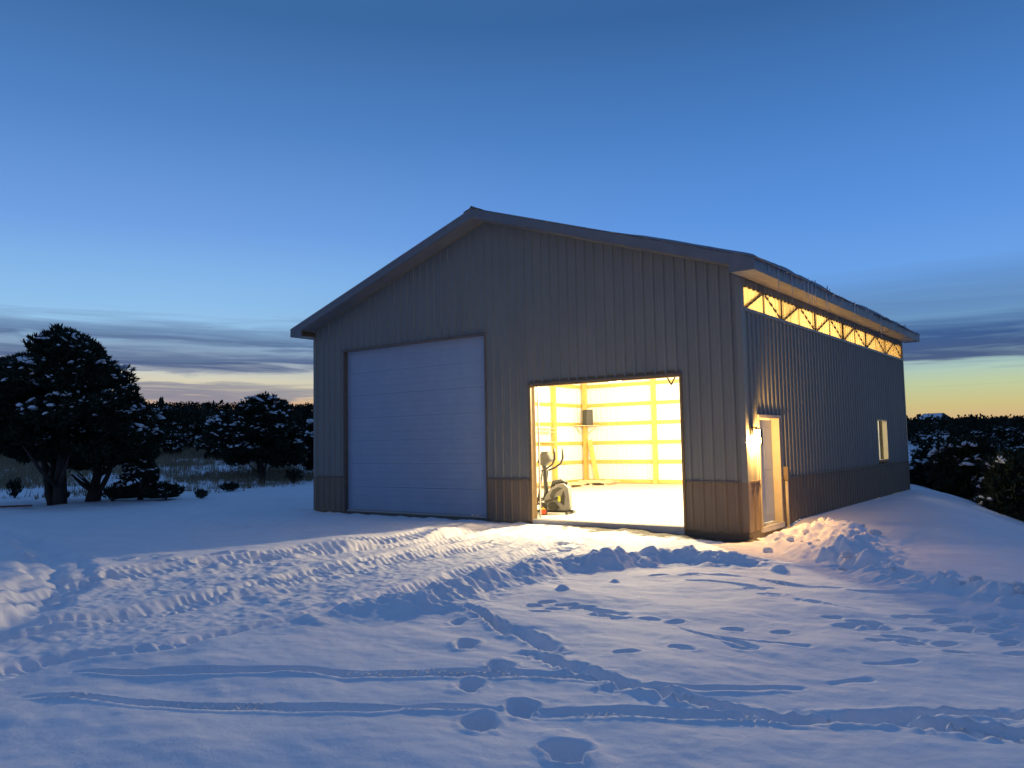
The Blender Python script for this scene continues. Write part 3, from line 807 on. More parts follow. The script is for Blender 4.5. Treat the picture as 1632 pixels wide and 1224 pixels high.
# icicles
rng = random.Random(11)
ice_m = []
for k in range(4):
    b = MB(); L_ = 1.0
    zs = [0, -.1, -.3, -.55, -.8, -1.0]; rr = [1.0, .8, .62, .42, .22, .05]
    b.tube([(rng.uniform(-.04,.04), rng.uniform(-.04,.04), z) for z in zs], [r*.5 for r in rr], 6)
    ice_m.append(b.mesh('icicle', M['ice'], True))
def icicle(x, y, z, ln, w):
    o = link('icicle', ice_m[rng.randrange(4)], barn, (x, y, z)); o.scale = (w, w, ln)
y = -.2
while y < D+.35:
    if rng.random() < .62:
        icicle(W+OHX+rng.uniform(.022,.05), y, roof_top(-OHX)-.005, rng.choice([.06,.1,.12,.16,.2,.26]), rng.uniform(.016,.03))
    y += rng.uniform(.05, .2)
for y in (.75, 1.55, 2.35, 2.6, 2.85, 3.1, 3.9, 4.0, 6.3, 9.0, 12.1, 13.9, 14.2):
    icicle(W+OHX+.035, y, roof_top(-OHX)-.01, rng.uniform(.4, .62), .032)
# openings: jambs, heads
def jamb(x, z1, mt):
    MB().box(x-.025, x+.025, -.028, .16, -.02, z1).build('jamb', mt, barn, bevel=.004)
jamb(B1, BZ, M['trim']); jamb(B2, BZ, M['trim']); jamb(S1, SZ, M['jamb']); jamb(S2, SZ, M['jamb'])
MB().box(B1-.03, B2+.03, -.045, .16, BZ, BZ+.05).build('door_header', M['trim'], barn)
MB().box(S1-.03, S2+.03, -.045, -.005, SZ, SZ+.04).build('door_header', M['trim'], barn)
MB().box(S1+.026, S2-.026, -.004, .16, SZ-.035, SZ+.1).build('door_header', M['jamb'], barn)
# closed overhead door, seven steel sections
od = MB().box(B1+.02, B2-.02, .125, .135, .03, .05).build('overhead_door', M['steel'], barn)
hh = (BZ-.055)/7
MB().box(B1+.026, B2-.026, .143, .155, .065, BZ-.001).build('door_light_stop', M['white'], od)  # sheet added behind the sections to block light through their joints
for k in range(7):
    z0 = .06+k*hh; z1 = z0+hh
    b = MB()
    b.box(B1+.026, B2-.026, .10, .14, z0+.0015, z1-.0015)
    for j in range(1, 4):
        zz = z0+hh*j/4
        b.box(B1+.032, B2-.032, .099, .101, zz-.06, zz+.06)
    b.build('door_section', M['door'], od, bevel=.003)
for a, c in ((B1+.03, B1+.10), (B1+.14, B2-.62), (B2-.52, B2-.45), (B2-.36, B2-.03)):
    MB().box(a, c, .105, .135, .005, .062).build('bottom_seal', M['black'], od)
# open door track, and the bracket hanging at its head
for x in (S1+.07, S2-.07):
    b = MB(); b.box(x-.012, x+.012, .19, .23, .06, 3.0); b.build('door_track', M['steel'], barn)
b = MB(); bx = 10.58
b.beam((bx-.13, .32, 3.06), (bx, .32, 2.83), .02, .026); b.beam((bx, .32, 2.83), (bx+.13, .32, 3.06), .02, .026)
b.box(bx-.2, bx+.2, .30, .34, 3.06, 3.085)
b.build('door_bracket', M['black'], barn)
# side door
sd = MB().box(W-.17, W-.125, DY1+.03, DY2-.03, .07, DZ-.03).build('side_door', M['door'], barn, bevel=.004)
b = MB()
for z0, z1 in ((.2, .95), (1.1, 1.95)):
    for y0, y1 in ((DY1+.16, DY1+.52), (DY1+.62, DY2-.16)):
        b.box(W-.128, W-.119, y0, y1, z0, z1)
b.build('door_moulding', M['door'], sd, bevel=.003)
b = MB(); b.tube([(W-.125, DY1+.11, 1.0), (W-.07, DY1+.11, 1.0)], .014, 8); b.tube([(W-.075, DY1+.11, 1.0), (W-.055, DY1+.11, 1.0), (W-.035, DY1+.11, 1.0)], [.02, .034, .022], 10)
b.build('door_knob', M['steel'], sd, smooth=True)
for y in (DY1, DY2):
    MB().box(W-.165, W+.032, y-.03, y+.03, .03, DZ).build('door_frame', M['trim_tan'], barn, bevel=.003)
MB().box(W-.165, W+.05, DY1-.05, DY2+.05, DZ, DZ+.06).build('door_frame', M['trim_tan'], barn, bevel=.003)
MB().box(W-.2, W+.05, DY1-.03, DY2+.03, -.06, .035).build('door_threshold', M['concrete'], barn)
# side window
for y0, y1, z0, z1 in ((WY1-.02, WY1+.02, WZ1, WZ2), (WY2-.02, WY2+.02, WZ1, WZ2), (WY1-.02, WY2+.02, WZ2, WZ2+.03), (WY1-.02, WY2+.02, WZ1-.03, WZ1)):
    MB().box(W-.11, W+.026, y0, y1, z0, z1).build('window_frame', M['trim_tan'], barn)
win = MB().box(W-.10, W-.07, (WY1+WY2)/2-.022, (WY1+WY2)/2+.022, WZ1, WZ2).build('window_mullion', M['white'], barn)
for y0, y1, xx in ((WY1+.02, (WY1+WY2)/2-.022, W-.08), ((WY1+WY2)/2+.022, WY2-.02, W-.09)):
    MB().box(xx-.003, xx+.003, y0, y1, WZ1, WZ2).build('window_pane', M['glass'], win)

# ------------------------------------------------------------------ lamps
def point(name, parent, loc, watts, col, rad):
    d = bpy.data.lights.new(name, 'POINT'); d.energy = watts; d.color = col; d.shadow_soft_size = rad
    o = bpy.data.objects.new(name, d); COL.objects.link(o); o.location = loc
    if parent is not None: o.parent = parent
    return o
SHOP_COL = (1.0, .79, .45)
def shop_light(x, y, z, watts, rz, label):
    t = empty('shop_light', (x, y, z), rz)
    tag(t, label, 'ceiling light', 'shop lights hanging in the barn')
    MB().box(-.62, .62, -.06, .06, .03, .07).build('housing', M['white'], t, bevel=.006)
    for dy in (-.035, .035):
        MB().tube([(-.6, dy, .015), (.6, dy, .015)], .014, 8).build('tube', M['tube'], t)
    for dx in (-.5, .5):
        MB().tube([(dx, 0, .07), (dx, 0, max(.3, 4.7-z))], .006, 5).build('chain', M['steel'], t)
    point('bulb_light', t, (0, 0, -.09), watts, SHOP_COL, .07)
LAMP_W = (2250, 1050, 900, 900)
shop_light(8.3, 2.8, 3.50, LAMP_W[0], 0, 'shop light hanging nearest the open bay door')
shop_light(4.75, 7.5, 3.585, LAMP_W[1], .3, 'bright strip light seen under the head of the open bay door')
shop_light(9.2, 7.2, 3.35, LAMP_W[2], 0, 'unseen fill light added at mid barn towards the side window')  # hidden fill lamp, added to brighten the interior
shop_light(8.2, 11.2, 3.35, LAMP_W[3], 0, 'unseen fill light added near the back wall of the barn')  # added out of view to light the back corner from the right
wl = empty('wall_lamp', (W, .27, 1.79))
tag(wl, 'small lit yellow lantern on the side wall between corner and side door', 'wall lamp')
MB().box(.002, .035, -.055, .055, -.02, .17).build('back_plate', M['black'], wl, bevel=.006)
MB().beam((.03, 0, .14), (.13, 0, .14), .02, .02).build('arm', M['black'], wl)
MB().tube([(.13, 0, .13), (.13, 0, .105), (.13, 0, .10)], [.03, .075, .078], 10).build('cap', M['black'], wl)
MB().tube([(.13, 0, .098), (.13, 0, .02), (.13, 0, -.06)], [.05, .058, .045], 10).build('lamp_glass', M['lampglass'], wl, smooth=True)
point('bulb_light', wl, (.13, 0, -.11), 310, (1.0, .53, .14), .03)
b = MB(); b.box(.155, .205, .068, .074, -.192, .10); b.box(.199, .205, -.03, .068, -.192, .10)  # invented plate that keeps the lamp's spill off the snow along the wall
b.build('added_light_shield', M['black'], wl)

# electrical conduit riser with box beside the side door
t = empty('conduit_riser', (W+.06, 2.0, -.2))
tag(t, 'pale upright conduit pipe with a brown box on top beside the side door', 'conduit')
MB().tube([(0,0,0),(0,0,1.08)], .032, 10).build('pipe', M['trim_tan'], t, smooth=True)
MB().box(-.04, .055, -.055, .055, 1.06, 1.34).build('junction_box', M['trim'], t, bevel=.006)

# ------------------------------------------------------------------ things in the open bay
t = empty('elliptical_trainer', (6.99, 1.30, .056), R(12))
tag(t, 'grey elliptical exercise machine just inside the open bay door', 'exercise machine')
b = MB(); b.beam((-.55,0,.05),(.50,0,.06),.08,.07); b.beam((-.5,-.28,.03),(-.5,.28,.03),.06,.05); b.beam((.42,-.27,.03),(.42,.27,.03),.06,.05)
b.build('base_frame', M['graphite'], t, bevel=.006)
def disc(cx, cz, pts_r, y0, y1):
    return [(cx+r*math.cos(a), cz+r*math.sin(a)) for a, r in pts_r]
shape = [(-.30,.12),(-.33,.26),(-.26,.42),(-.12,.60),(.05,.70),(.20,.71),(.30,.62),(.33,.40),(.35,.14),(.28,.07),(0,.08),(-.2,.08)]
MB().prism([(x+.10, z) for x, z in shape], -.10, .10).build('flywheel_housing', M['silver'], t, bevel=.025, smooth=True)
MB().prism([(.02,.30),(-.05,.42),(.03,.56),(.17,.62),(.27,.60),(.14,.52),(.06,.42)], -.115, -.102).build('housing_swoosh', M['graphite'], t)
MB().prism([(.30,.20),(.22,.26),(.24,.40),(.30,.54),(.33,.40)], -.115, -.102).build('housing_panel', M['black'], t)
MB().prism([(.16,.30),(.14,.36),(.18,.43),(.22,.40),(.23,.32),(.2,.28)], -.122, -.116).build('lime_sticker', M['lime'], t)
MB().prism([(-.06,.10),(-.1,.2),(-.02,.28),(.1,.26),(.2,.13),(.1,.09)], -.117, -.102).build('crank_cover', M['graphite'], t)
MB().tube([(-.02,0,.6),(.02,0,.72),(.2,0,.75),(.36,0,.70)], [.05,.06,.06,.04], 8).build('top_rail', M['graphite'], t, smooth=True)
MB().tube([(-.14,0,.06),(-.18,0,.6),(-.22,0,1.12),(-.20,0,1.30)], [.06,.055,.055,.045], 8).build('mast', M['graphite'], t, smooth=True)
b = MB(); b.prism([(-.36,1.20),(-.24,1.45),(-.08,1.46),(.02,1.26),(-.10,1.18),(-.2,1.10)], -.12, .12)
b.build('console', M['graphite'], t, bevel=.02)
MB().prism([(-.095,1.40),(-.085,1.425),(.005,1.265),(-.01,1.25)], -.13, .13).build('console_screen', M['silver'], t)
for s in (-1, 1):
    MB().tube([(-.2,s*.2,1.0),(-.05,s*.25,1.06),(.10,s*.26,1.16),(.155,s*.26,1.28),(.155,s*.26,1.52)], [.024,.024,.022,.027,.027], 8).build('handlebar', M['black'] if s < 0 else M['graphite'], t, smooth=True)
    MB().tube([(-.19,s*.16,1.02),(-.26,s*.18,.62),(-.34,s*.17,.22)], .022, 8).build('swing_arm', M['graphite'], t, smooth=True)
    b = MB(); b.beam((-.45,s*.17,.24+.05*s),(.16,s*.14,.33-.05*s),.035,.045); b.box(-.5,-.18,s*.17-.07,s*.17+.07,.27+.05*s,.31+.05*s)
    b.build('pedal_arm', M['black'], t, bevel=.006)
t = empty('jug', (7.02, .83, .056), R(30))
tag(t, 'small black jug with red and yellow label and white cap on the slab edge', 'jug')
b = MB(); b.prism([(-.085,0),(.085,0),(.09,.02),(.09,.22),(.06,.27),(.03,.29),(-.03,.29),(-.085,.24)], -.055, .055)
b.build('body', M['black'], t, bevel=.012)
MB().tube([(.0,0,.285),(.0,0,.325)], .025, 10).build('cap', M['white'], t)
MB().box(-.076, .07, -.0575, -.056, .03, .13).build('red_label', M['red'], t)
MB().prism([(-.06,.135),(.055,.135),(.05,.16),(.02,.165),(0,.2),(-.02,.165),(-.055,.16)], -.0575, -.056).build('yellow_label', M['yellow'], t)
# speaker on the corner shelf
t = empty('corner_shelf', (.25, D-.28, 2.36))
tag(t, 'thin wooden corner shelf on brackets under the dark speaker', 'shelf')
MB().poly([(-.2,.22,0),(-.2,-.62,0),(-.05,-.62,0),(.66,.08,0),(.66,.22,0)]).poly([(-.2,.22,.03),(.66,.22,.03),(.66,.08,.03),(-.05,-.62,.03),(-.2,-.62,.03)]).quad((-.05,-.62,0),(.66,.08,0),(.66,.08,.03),(-.05,-.62,.03)).quad((-.2,-.62,0),(-.05,-.62,0),(-.05,-.62,.03),(-.2,-.62,.03)).build('board', M['pallet'], t)
MB().beam((-.18,-.05,-.3),(-.16,-.45,-.01),.03,.03).build('bracket', M['pallet'], t)
MB().beam((.1,.1,-.3),(.48,.12,-.01),.03,.03).build('bracket', M['pallet'], t)
t = empty('speaker', (.5, D-.45, 2.392), R(-33))
tag(t, 'dark grey box speaker standing on the corner shelf', 'speaker')
MB().box(-.19,.19,-.13,.15,0,.62).build('cabinet', M['black'], t, bevel=.008)
MB().box(-.175,.175,-.138,-.131,.02,.60).build('grille', M['speaker'], t)
o = MB().beam((.88, D-.42, .07), (.42, D-.22, 1.78), .19, .04, (.4,-1,0)).build('leaning_board', M['wood'])
tag(o, 'wide yellow board leaning in the back corner below the speaker', 'board')
# low stack of lumber on the floor by the left wall
def lumber(x, y, rz, n, ln, label, seed):
    rg = random.Random(seed)
    t = empty('lumber_pile', (x, y, .056), rz)
    tag(t, label, 'lumber')
    for s_ in (-ln*.4, 0, ln*.4):
        MB().box(s_-.045, s_+.045, -.5, .5, 0, .09).build('bearer', M['pallet'], t)
    for k in range(n):
        yy = -.48+.96*k/(n-1)
        MB().box(-ln/2+rg.uniform(-.08,.08), ln/2+rg.uniform(-.08,.08), yy-.055, yy+.055, .091, .091+.035).build('plank', M['pallet'], t)
    for k in range(n//2):
        yy = -.3+.6*k/max(1, n//2-1)
        MB().box(-ln/2+rg.uniform(0,.2), ln/2-rg.uniform(.1,.5), yy-.05, yy+.05, .127, .165).build('plank', M['pallet'], t)
lumber(1.25, 12.7, .15, 8, 1.5, 'low stack of pale planks in the back corner under the leaning board', 2)
lumber(1.0, 10.6, 1.4, 7, 1.7, 'low stack of pale planks along the left wall behind the exercise machine', 3)
t = empty('wall_shelf', (.09, 10.9, 0))
tag(t, 'short pale shelves fixed to the left wall above the exercise machine', 'shelf')
for z in (2.1, 1.72, 2.24):
    MB().box(0,.26,-.45,.45,z,z+.03).build('board', M['pallet'], t)

# ------------------------------------------------------------------ vegetation
def tufts(rg, centers, normals, L, wd, blades, spread):
    """needle sprays: blades narrow triangles fanning from each centre"""
    n = len(centers)
    c = np.repeat(centers, blades, 0); nn = np.repeat(normals, blades, 0)
    d = nn+rg.normal(0, spread, (n*blades, 3)); d /= np.linalg.norm(d, axis=1, keepdims=True)
    s = np.cross(d, rg.normal(0, 1, (n*blades, 3))); s /= np.linalg.norm(s, axis=1, keepdims=True)+1e-9
    ll = L*rg.uniform(.6, 1.25, (n*blades, 1)); ww = wd*rg.uniform(.7, 1.3, (n*blades, 1))
    a = c-s*ww*.4-d*ll*.15; b = c+s*ww*.4-d*ll*.15; e = c+d*ll*.55+s*ww; f = c+d*ll
    g = c+d*ll*.55-s*ww
    V = np.stack([a, b, e, f, g], 1).reshape(-1, 3)
    i = np.arange(n*blades)*5
    return V, np.concatenate([np.stack([i, i+1, i+2], -1), np.stack([i, i+2, i+4], -1), np.stack([i+4, i+2, i+3], -1)])
def _ico(n):
    b_ = bmesh.new(); bmesh.ops.create_icosphere(b_, subdivisions=n, radius=1.0)
    r_ = (np.array([v.co[:] for v in b_.verts]), np.array([[v.index for v in f.verts] for f in b_.faces])); b_.free(); return r_
ICO = {1: _ico(1), 2: _ico(2)}
def blobs(rg, specs, det=2):
    """lumps of snow: (centre, rx, ry, rz)"""
    VV, FF = [], []
    ICO_V, ICO_F = ICO[det]
    for k, (c, rx, ry, rz) in enumerate(specs):
        an = rg.uniform(0, 6.28); ca, sa = math.cos(an), math.sin(an)
        ns = 1+.55*vnoise(ICO_V[:,0]*1.7+k*3.1+ICO_V[:,2], ICO_V[:,1]*1.7-k*1.7+ICO_V[:,2]*.6, 7)+.35*vnoise(ICO_V[:,0]*4+k, ICO_V[:,1]*4+ICO_V[:,2]*3, 9)
        v = ICO_V*ns[:, None]*np.array([rx, ry, rz])
        v[:, 2] = np.where(v[:, 2] < 0, v[:, 2]*.5, v[:, 2])
        if det == 1: v[:, 2] += v[:, 0]*rg.uniform(-.5, .5)+v[:, 1]*rg.uniform(-.5, .5)
        v = np.stack([v[:,0]*ca-v[:,1]*sa, v[:,0]*sa+v[:,1]*ca, v[:,2]], -1)+c
        FF.append(ICO_F+len(ICO_V)*k); VV.append(v)
    return np.concatenate(VV), np.concatenate(FF)
def crown_lobes(rg, n, Rx, Ry, z0, z1, dome=.42, rag=.18, peak=2.0):
    out = []
    while len(out) < n:
        t = rg.uniform(0, 1)
        prof = max(0, 1-((t-dome)/(1-dome))**peak)**(.5+.12*(2-peak)*2) if t > dome else math.sqrt(max(0, 1-((dome-t)/(dome+.16))**2))
        an = rg.uniform(0, 6.283)
        r = prof*(rg.uniform(0, 1)**.4)*(1+rag*math.sin(an*3+t*5)+rag*.6*math.sin(an*5-t*9))
        if rg.uniform() > prof+.15: continue
        out.append((Rx*r*math.cos(an), Ry*r*math.sin(an), z0+(z1-z0)*t, r/max(.2, prof), t))
    return out
def tree_meshes(seed, height, Rx, Ry, zb, stems, n_lobes, per, L, wd, blades, lobe_r, snow_p, dome=.42, base_r=.16, snow_s=1.0, mat=None, off=(0, 0), peak=2.0):
    rg = np.random.default_rng(seed)
    lobes = crown_lobes(rg, n_lobes, Rx, Ry, zb, height-.25, dome, peak=peak)
    cs, ns, sn = [], [], []
    for lx, ly, lz, rr, t in lobes:
        lx += off[0]*(.4+.6*t); ly += off[1]*(.4+.6*t)
        lr = lobe_r*rg.uniform(.55, 1.3)
        p = rg.normal(0, 1, (per, 3)); p /= np.linalg.norm(p, axis=1, keepdims=True); p *= (rg.uniform(0, 1, (per, 1))**.45)
        p = p*np.array([lr, lr, lr*.72])+np.array([lx, ly, lz])
        outw = p-np.array([0, 0, zb+(height-zb)*.25]); outw[:, 2] = outw[:, 2]*.6+.5
        outw /= np.linalg.norm(outw, axis=1, keepdims=True)
        cs.append(p); ns.append(outw+np.array([0, 0, .25]))
        if rr > .45 and t > .18 and rg.uniform() < snow_p*(.45+.75*t):
            for q in range(rg.integers(6, 15)):
                s_ = lr*rg.uniform(.12, .36)*snow_s
                dv = rg.normal(0, 1, 3); dv[2] = abs(dv[2])*.8+.35; dv += np.array([lx-off[0], ly-off[1], 0])*(.5/max(Rx, .1)); dv /= np.linalg.norm(dv)
                sn.append((np.array([lx, ly, lz])+dv*np.array([lr, lr, lr*.78])*rg.uniform(.8, 1.02), s_*rg.uniform(.8,1.7), s_*rg.uniform(.6,1.0), s_*rg.uniform(.35,.65)))
    V, Fc = tufts(rg, np.concatenate(cs), np.concatenate(ns), L, wd, blades, .55)
    V[:, 2] = np.maximum(V[:, 2], .08)
    crown = np_mesh('crown', V, Fc, mat or M['needle'])
    b = MB()
    for (bx, by, tx, ty, r0, fork) in stems:
        h = zb+(height-zb)*.62
        pts = []; rad = []
        for k in range(7):
            u = k/6
            pts.append((bx+(tx-bx)*u**1.2+rg.normal(0, .035)*(k > 0), by+(ty-by)*u**1.2+rg.normal(0, .035)*(k > 0), -.15+(h+.15)*u))
            rad.append(r0*(1.25 if k == 0 else 1-.72*u))
        b.tube(pts, rad, 8)
        for q in range(fork):
            k = rg.integers(1, 5); p0 = Vector(pts[k]); an = rg.uniform(0, 6.283); ln = Rx*rg.uniform(.4, .8)
            p1 = p0+Vector((math.cos(an)*ln*.5, math.sin(an)*ln*.5, ln*.32)); p2 = p0+Vector((math.cos(an)*ln, math.sin(an)*ln, ln*.75))
            b.tube([p0, p1, p2], [rad[k]*.6, rad[k]*.42, rad[k]*.15], 6)
    trunk = b.mesh('trunk', M['bark'], True)
    snow = None
    if sn:
        V, Fc = blobs(rg, sn, 1); snow = np_mesh('snow_load', V, Fc, M['snowclump'], True)
    return crown, trunk, snow
def plant(name, meshes, loc, rz, sc, label, cat, group=None):
    t = empty(name, loc, rz); t.scale = (sc[0], sc[1], sc[2]) if isinstance(sc, tuple) else (sc, sc, sc)
    tag(t, label, cat, group)
    for n, me in zip(('crown', 'trunk', 'snow_load'), meshes):
        if me:
            o = link(n, me, t)
            if n == 'snow_load': o['kind'] = 'stuff'
    return t
def at(x, y, dz=0): return (x, y, gz(x, y)+dz)

# big pair of trees at the left
ms = tree_meshes(21, 5.85, 2.8, 2.6, 1.7, [(-.12,0,-1.3,.2,.17,3), (.1,.05,-.1,.1,.2,4), (.28,-.05,1.1,-.3,.17,3), (-.05,-.1,-.5,-1.0,.12,2)], 230, 95, .21, .030, 5, .46, 1.15, snow_s=.72, dome=.3, peak=1.25)
plant('juniper_tree', ms, at(-10.63, -2.07), 0, 1, 'big rounded dark juniper with several trunks and snow clumps, left of the barn', 'tree')
ms = tree_meshes(22, 3.6, 1.6, 1.55, 1.35, [(0,0,.4,.3,.2,5), (.12,.1,1.2,.9,.11,3)], 130, 90, .21, .030, 5, .44, 1.2, snow_s=.72, dome=.3, off=(.75, .56), peak=1.4)
plant('juniper_tree', ms, at(-10.6, -.95), 0, 1, 'single trunk juniper close behind the right side of the big multi-trunk tree', 'tree')
# small leaning juniper bush
ms = tree_meshes(23, 1.6, .66, .55, .1, [(0,0,.15,0,.07,4), (.1,.1,-.4,.1,.05,3)], 40, 46, .15, .024, 5, .20, 1.6, dome=.1, snow_s=1.1)
plant('juniper_bush', ms, at(-9.35, .05), .3, 1, 'small pointed snowy juniper bush right of the big trees', 'bush')
ms = tree_meshes(24, .7, .45, .35, .05, [(0,0,.1,0,.04,3)], 16, 36, .17, .03, 5, .22, .8, dome=.2)
plant('juniper_bush', ms, at(-8.85, .75), 0, 1, 'low snow covered juniper sprig at the right foot of the pointed bush', 'bush')
# middle trees in front of the wood
ms = tree_meshes(25, 4.15, 1.95, 1.8, 1.1, [(0,0,.1,0,.14,4), (0,0,-.9,.2,.08,2), (.05,0,.8,-.1,.07,2)], 105, 75, .21, .032, 5, .44, 1.3, dome=.35)
plant('pinyon_tree', ms, at(-15.0, 9.12), .4, 1, 'mid-size snow topped tree on one forked trunk in the field beside the barn', 'tree')
ms2 = tree_meshes(26, 3.7, 1.9, 1.7, 1.0, [(0,0,-.2,0,.13,3)], 80, 70, .22, .036, 5, .44, .8, dome=.4)
plant('pinyon_tree', ms2, at(-19.6, 12.3), .1, 1, 'darker tree just left of and behind the snow topped field tree', 'tree')
ms3 = tree_meshes(27, 3.5, 2.0, 1.8, .35, [(-.1,0,-.6,0,.11,3), (.1,0,.7,0,.11,3), (0,0,0,.3,.1,2)], 95, 70, .22, .036, 5, .44, 1.0, dome=.3)
plant('pinyon_tree', ms3, at(-16.9, 15.6), .7, 1, 'bushy low branched tree against the left edge of the barn', 'tree')
# sagebrush and twigs
def shrub_mesh(seed, h, r, n, mat, L=.2):
    rg = np.random.default_rng(seed)
    p = rg.normal(0, 1, (n, 3)); p /= np.linalg.norm(p, axis=1, keepdims=True); p *= rg.uniform(.2, 1, (n, 1))
    p = p*np.array([r*.7, r*.7, h*.45])+np.array([0, 0, h*.42]); p[:, 2] = np.maximum(p[:, 2], .03)
    d = p*np.array([1, 1, .6])+np.array([0, 0, .5*h+.1]); d /= np.linalg.norm(d, axis=1, keepdims=True)
    V, Fc = tufts(rg, p, d, L, .014, 4, .3)
    b = MB()
    for k in range(9):
        an = rg.uniform(0, 6.283); rr = r*rg.uniform(.3, .9)
        b.tube([(0,0,-.08), (math.cos(an)*rr*.5, math.sin(an)*rr*.5, h*.45), (math.cos(an)*rr, math.sin(an)*rr, h*rg.uniform(.75, 1.1))], [.015, .01, .004], 4)
    return np_mesh('crown', V, Fc, mat), b.mesh('trunk', M['bark']), None
SH = [
 (-16.2, -1.15, .85, .4, 'upright dead looking sagebrush at the far left behind the red board'),
 (-11.7, -1.75, .55, .3, 'dark twiggy shrub just left of the multi-trunk juniper base'),
 (-9.55, -.75, .5, .45, 'low twiggy shrub between the single trunk juniper and the pointed bush'),
 (-10.6, .9, .7, .4, 'grey sagebrush left behind the pointed juniper bush'),
 (-13.6, 9.9, .75, .6, 'dark shrub at the right foot of the snow topped field tree'),
 (-12.6, 10.6, .8, .4, 'thin shrub farther right of the snow topped field tree'),
 (-11.9, 5.3, .35, .5, 'low dark tuft poking from the snow below the field tree'),
 (-8.05, 1.6, .3, .25, 'single sprig in the snow right of the pointed juniper bush'),
 (-18.5, -1.6, .5, .5, 'grey low brush at the far left edge behind the trees'),
 (-12.8, -.9, .3, .3, 'small sprig in the snow between the far left brush and the big tree'),
]
for i, (x, y, h, r, lab) in enumerate(SH):
    plant('sagebrush', shrub_mesh(60+i, h, r, int(90+200*r), M['needle2'] if i % 2 else M['needle'], .16), at(x, y), i, 1, lab, 'shrub')
# stump with a snow cap, red board
t = empty('stump', at(-11.9, 1.3)); tag(t, 'short round stump with snow cap behind the pointed juniper bush', 'stump')
MB().tube([(0,0,-.1),(0,0,.1),(0,0,.42)], [.24,.2,.19], 10).build('trunk', M['bark'], t)
V, Fc = blobs(np.random.default_rng(3), [(np.array([0,0,.43]), .2, .19, .09)]); link('snow_load', np_mesh('snow_load', V, Fc, M['snowclump'], True), t)
bz = gz(-9.9, -4.1)
o = MB().beam((-10.6, -4.55, bz+.05), (-9.2, -3.45, bz+.08), .16, .05).build('red_board', M['redwood'])
tag(o, 'reddish board lying on the snow at the far left edge', 'board')

# right side trees below the pad, close behind the barn
def rtree(seed, x, y, h, r, zb, label, n=70, snow=.8, dome=.35, name='juniper_tree'):
    mm = tree_meshes(seed, h, r, r*.9, zb, [(0,0,.1,0,.11,3), (.1,0,.5,.1,.07,2), (-.1,0,-.4,.1,.07,2)], n, 44, .26, .042, 5, .42, snow, dome=dome)
    plant(name, mm, at(x, y), seed, 1, label, 'tree')
rtree(31, 13.45, 18.0, 2.3, 1.15, .3, 'dark juniper standing on the snow flat right behind the mound', 70, .7)
rtree(32, 12.35, 20.2, 2.1, 1.3, .2, 'juniper heaped with snow against the far right corner of the barn', 80, 1.3)
rtree(33, 15.35, 14.4, 2.1, 1.0, .15, 'dense dark juniper cut by the right edge of the photo', 60, .4)
rtree(34, 14.3, 23.5, 1.9, 1.3, .2, 'snow flecked juniper behind the gap between the two dark right-hand trees', 70, .9)
rtree(35, 13.0, 23.8, 1.9, 1.4, .2, 'snowy juniper behind the one standing on the snow flat', 75, .9)
rtree(36, 15.6, 20.4, 1.7, 1.1, .15, 'snowy low juniper behind the dark one at the right edge', 60, .9)

# background junipers: a few shapes, repeated
PROTO = [tree_meshes(40+k, h, r, r*.9, .25, [(0,0,.1,0,.12,2)], n, 30, .34, .07, 4, .5, sp*2.0, dome=dm, snow_s=.95) for k, (h, r, n, sp, dm) in enumerate(((3.6,1.7,44,.95,.35),(4.4,2.0,52,.35,.4),(3.0,1.9,40,1.1,.3),(3.9,1.5,42,.5,.25)))]
rng = random.Random(77)
placed = []
def scatter(n, az0, az1, r0, r1, mind, label, group, zsc=(0.8, 1.15)):
    c = 0; tries = 0
    while c < n and tries < 6000:
        tries += 1
        az = R(rng.uniform(az0, az1)); r = math.sqrt(rng.uniform(r0*r0, r1*r1))
        x, y = 17.8+math.sin(az)*r, -14.6+math.cos(az)*r
        if any((x-a)**2+(y-b)**2 < mind*mind for a, b in placed): continue
        if -4 < x < W+1 and -4 < y < D+4: continue
        placed.append((x, y)); c += 1
        s = rng.uniform(*zsc)
        plant('background_juniper', PROTO[rng.randrange(4)], (x, y, gz(x, y)-.1), rng.uniform(0, 6.28), (s, s, s*rng.uniform(.85, 1.1)), label, 'tree', group)
scatter(64, -73, -49, 58, 104, 2.4, 'snow dusted juniper in the dark wood behind the field left of the barn', 'junipers in the left wood', (.5, .82))
scatter(90, -10.5, 4, 42, 100, 2.2, 'snow dusted juniper in the dark scrub wood right of the barn', 'junipers in the right wood', (.3, .55))
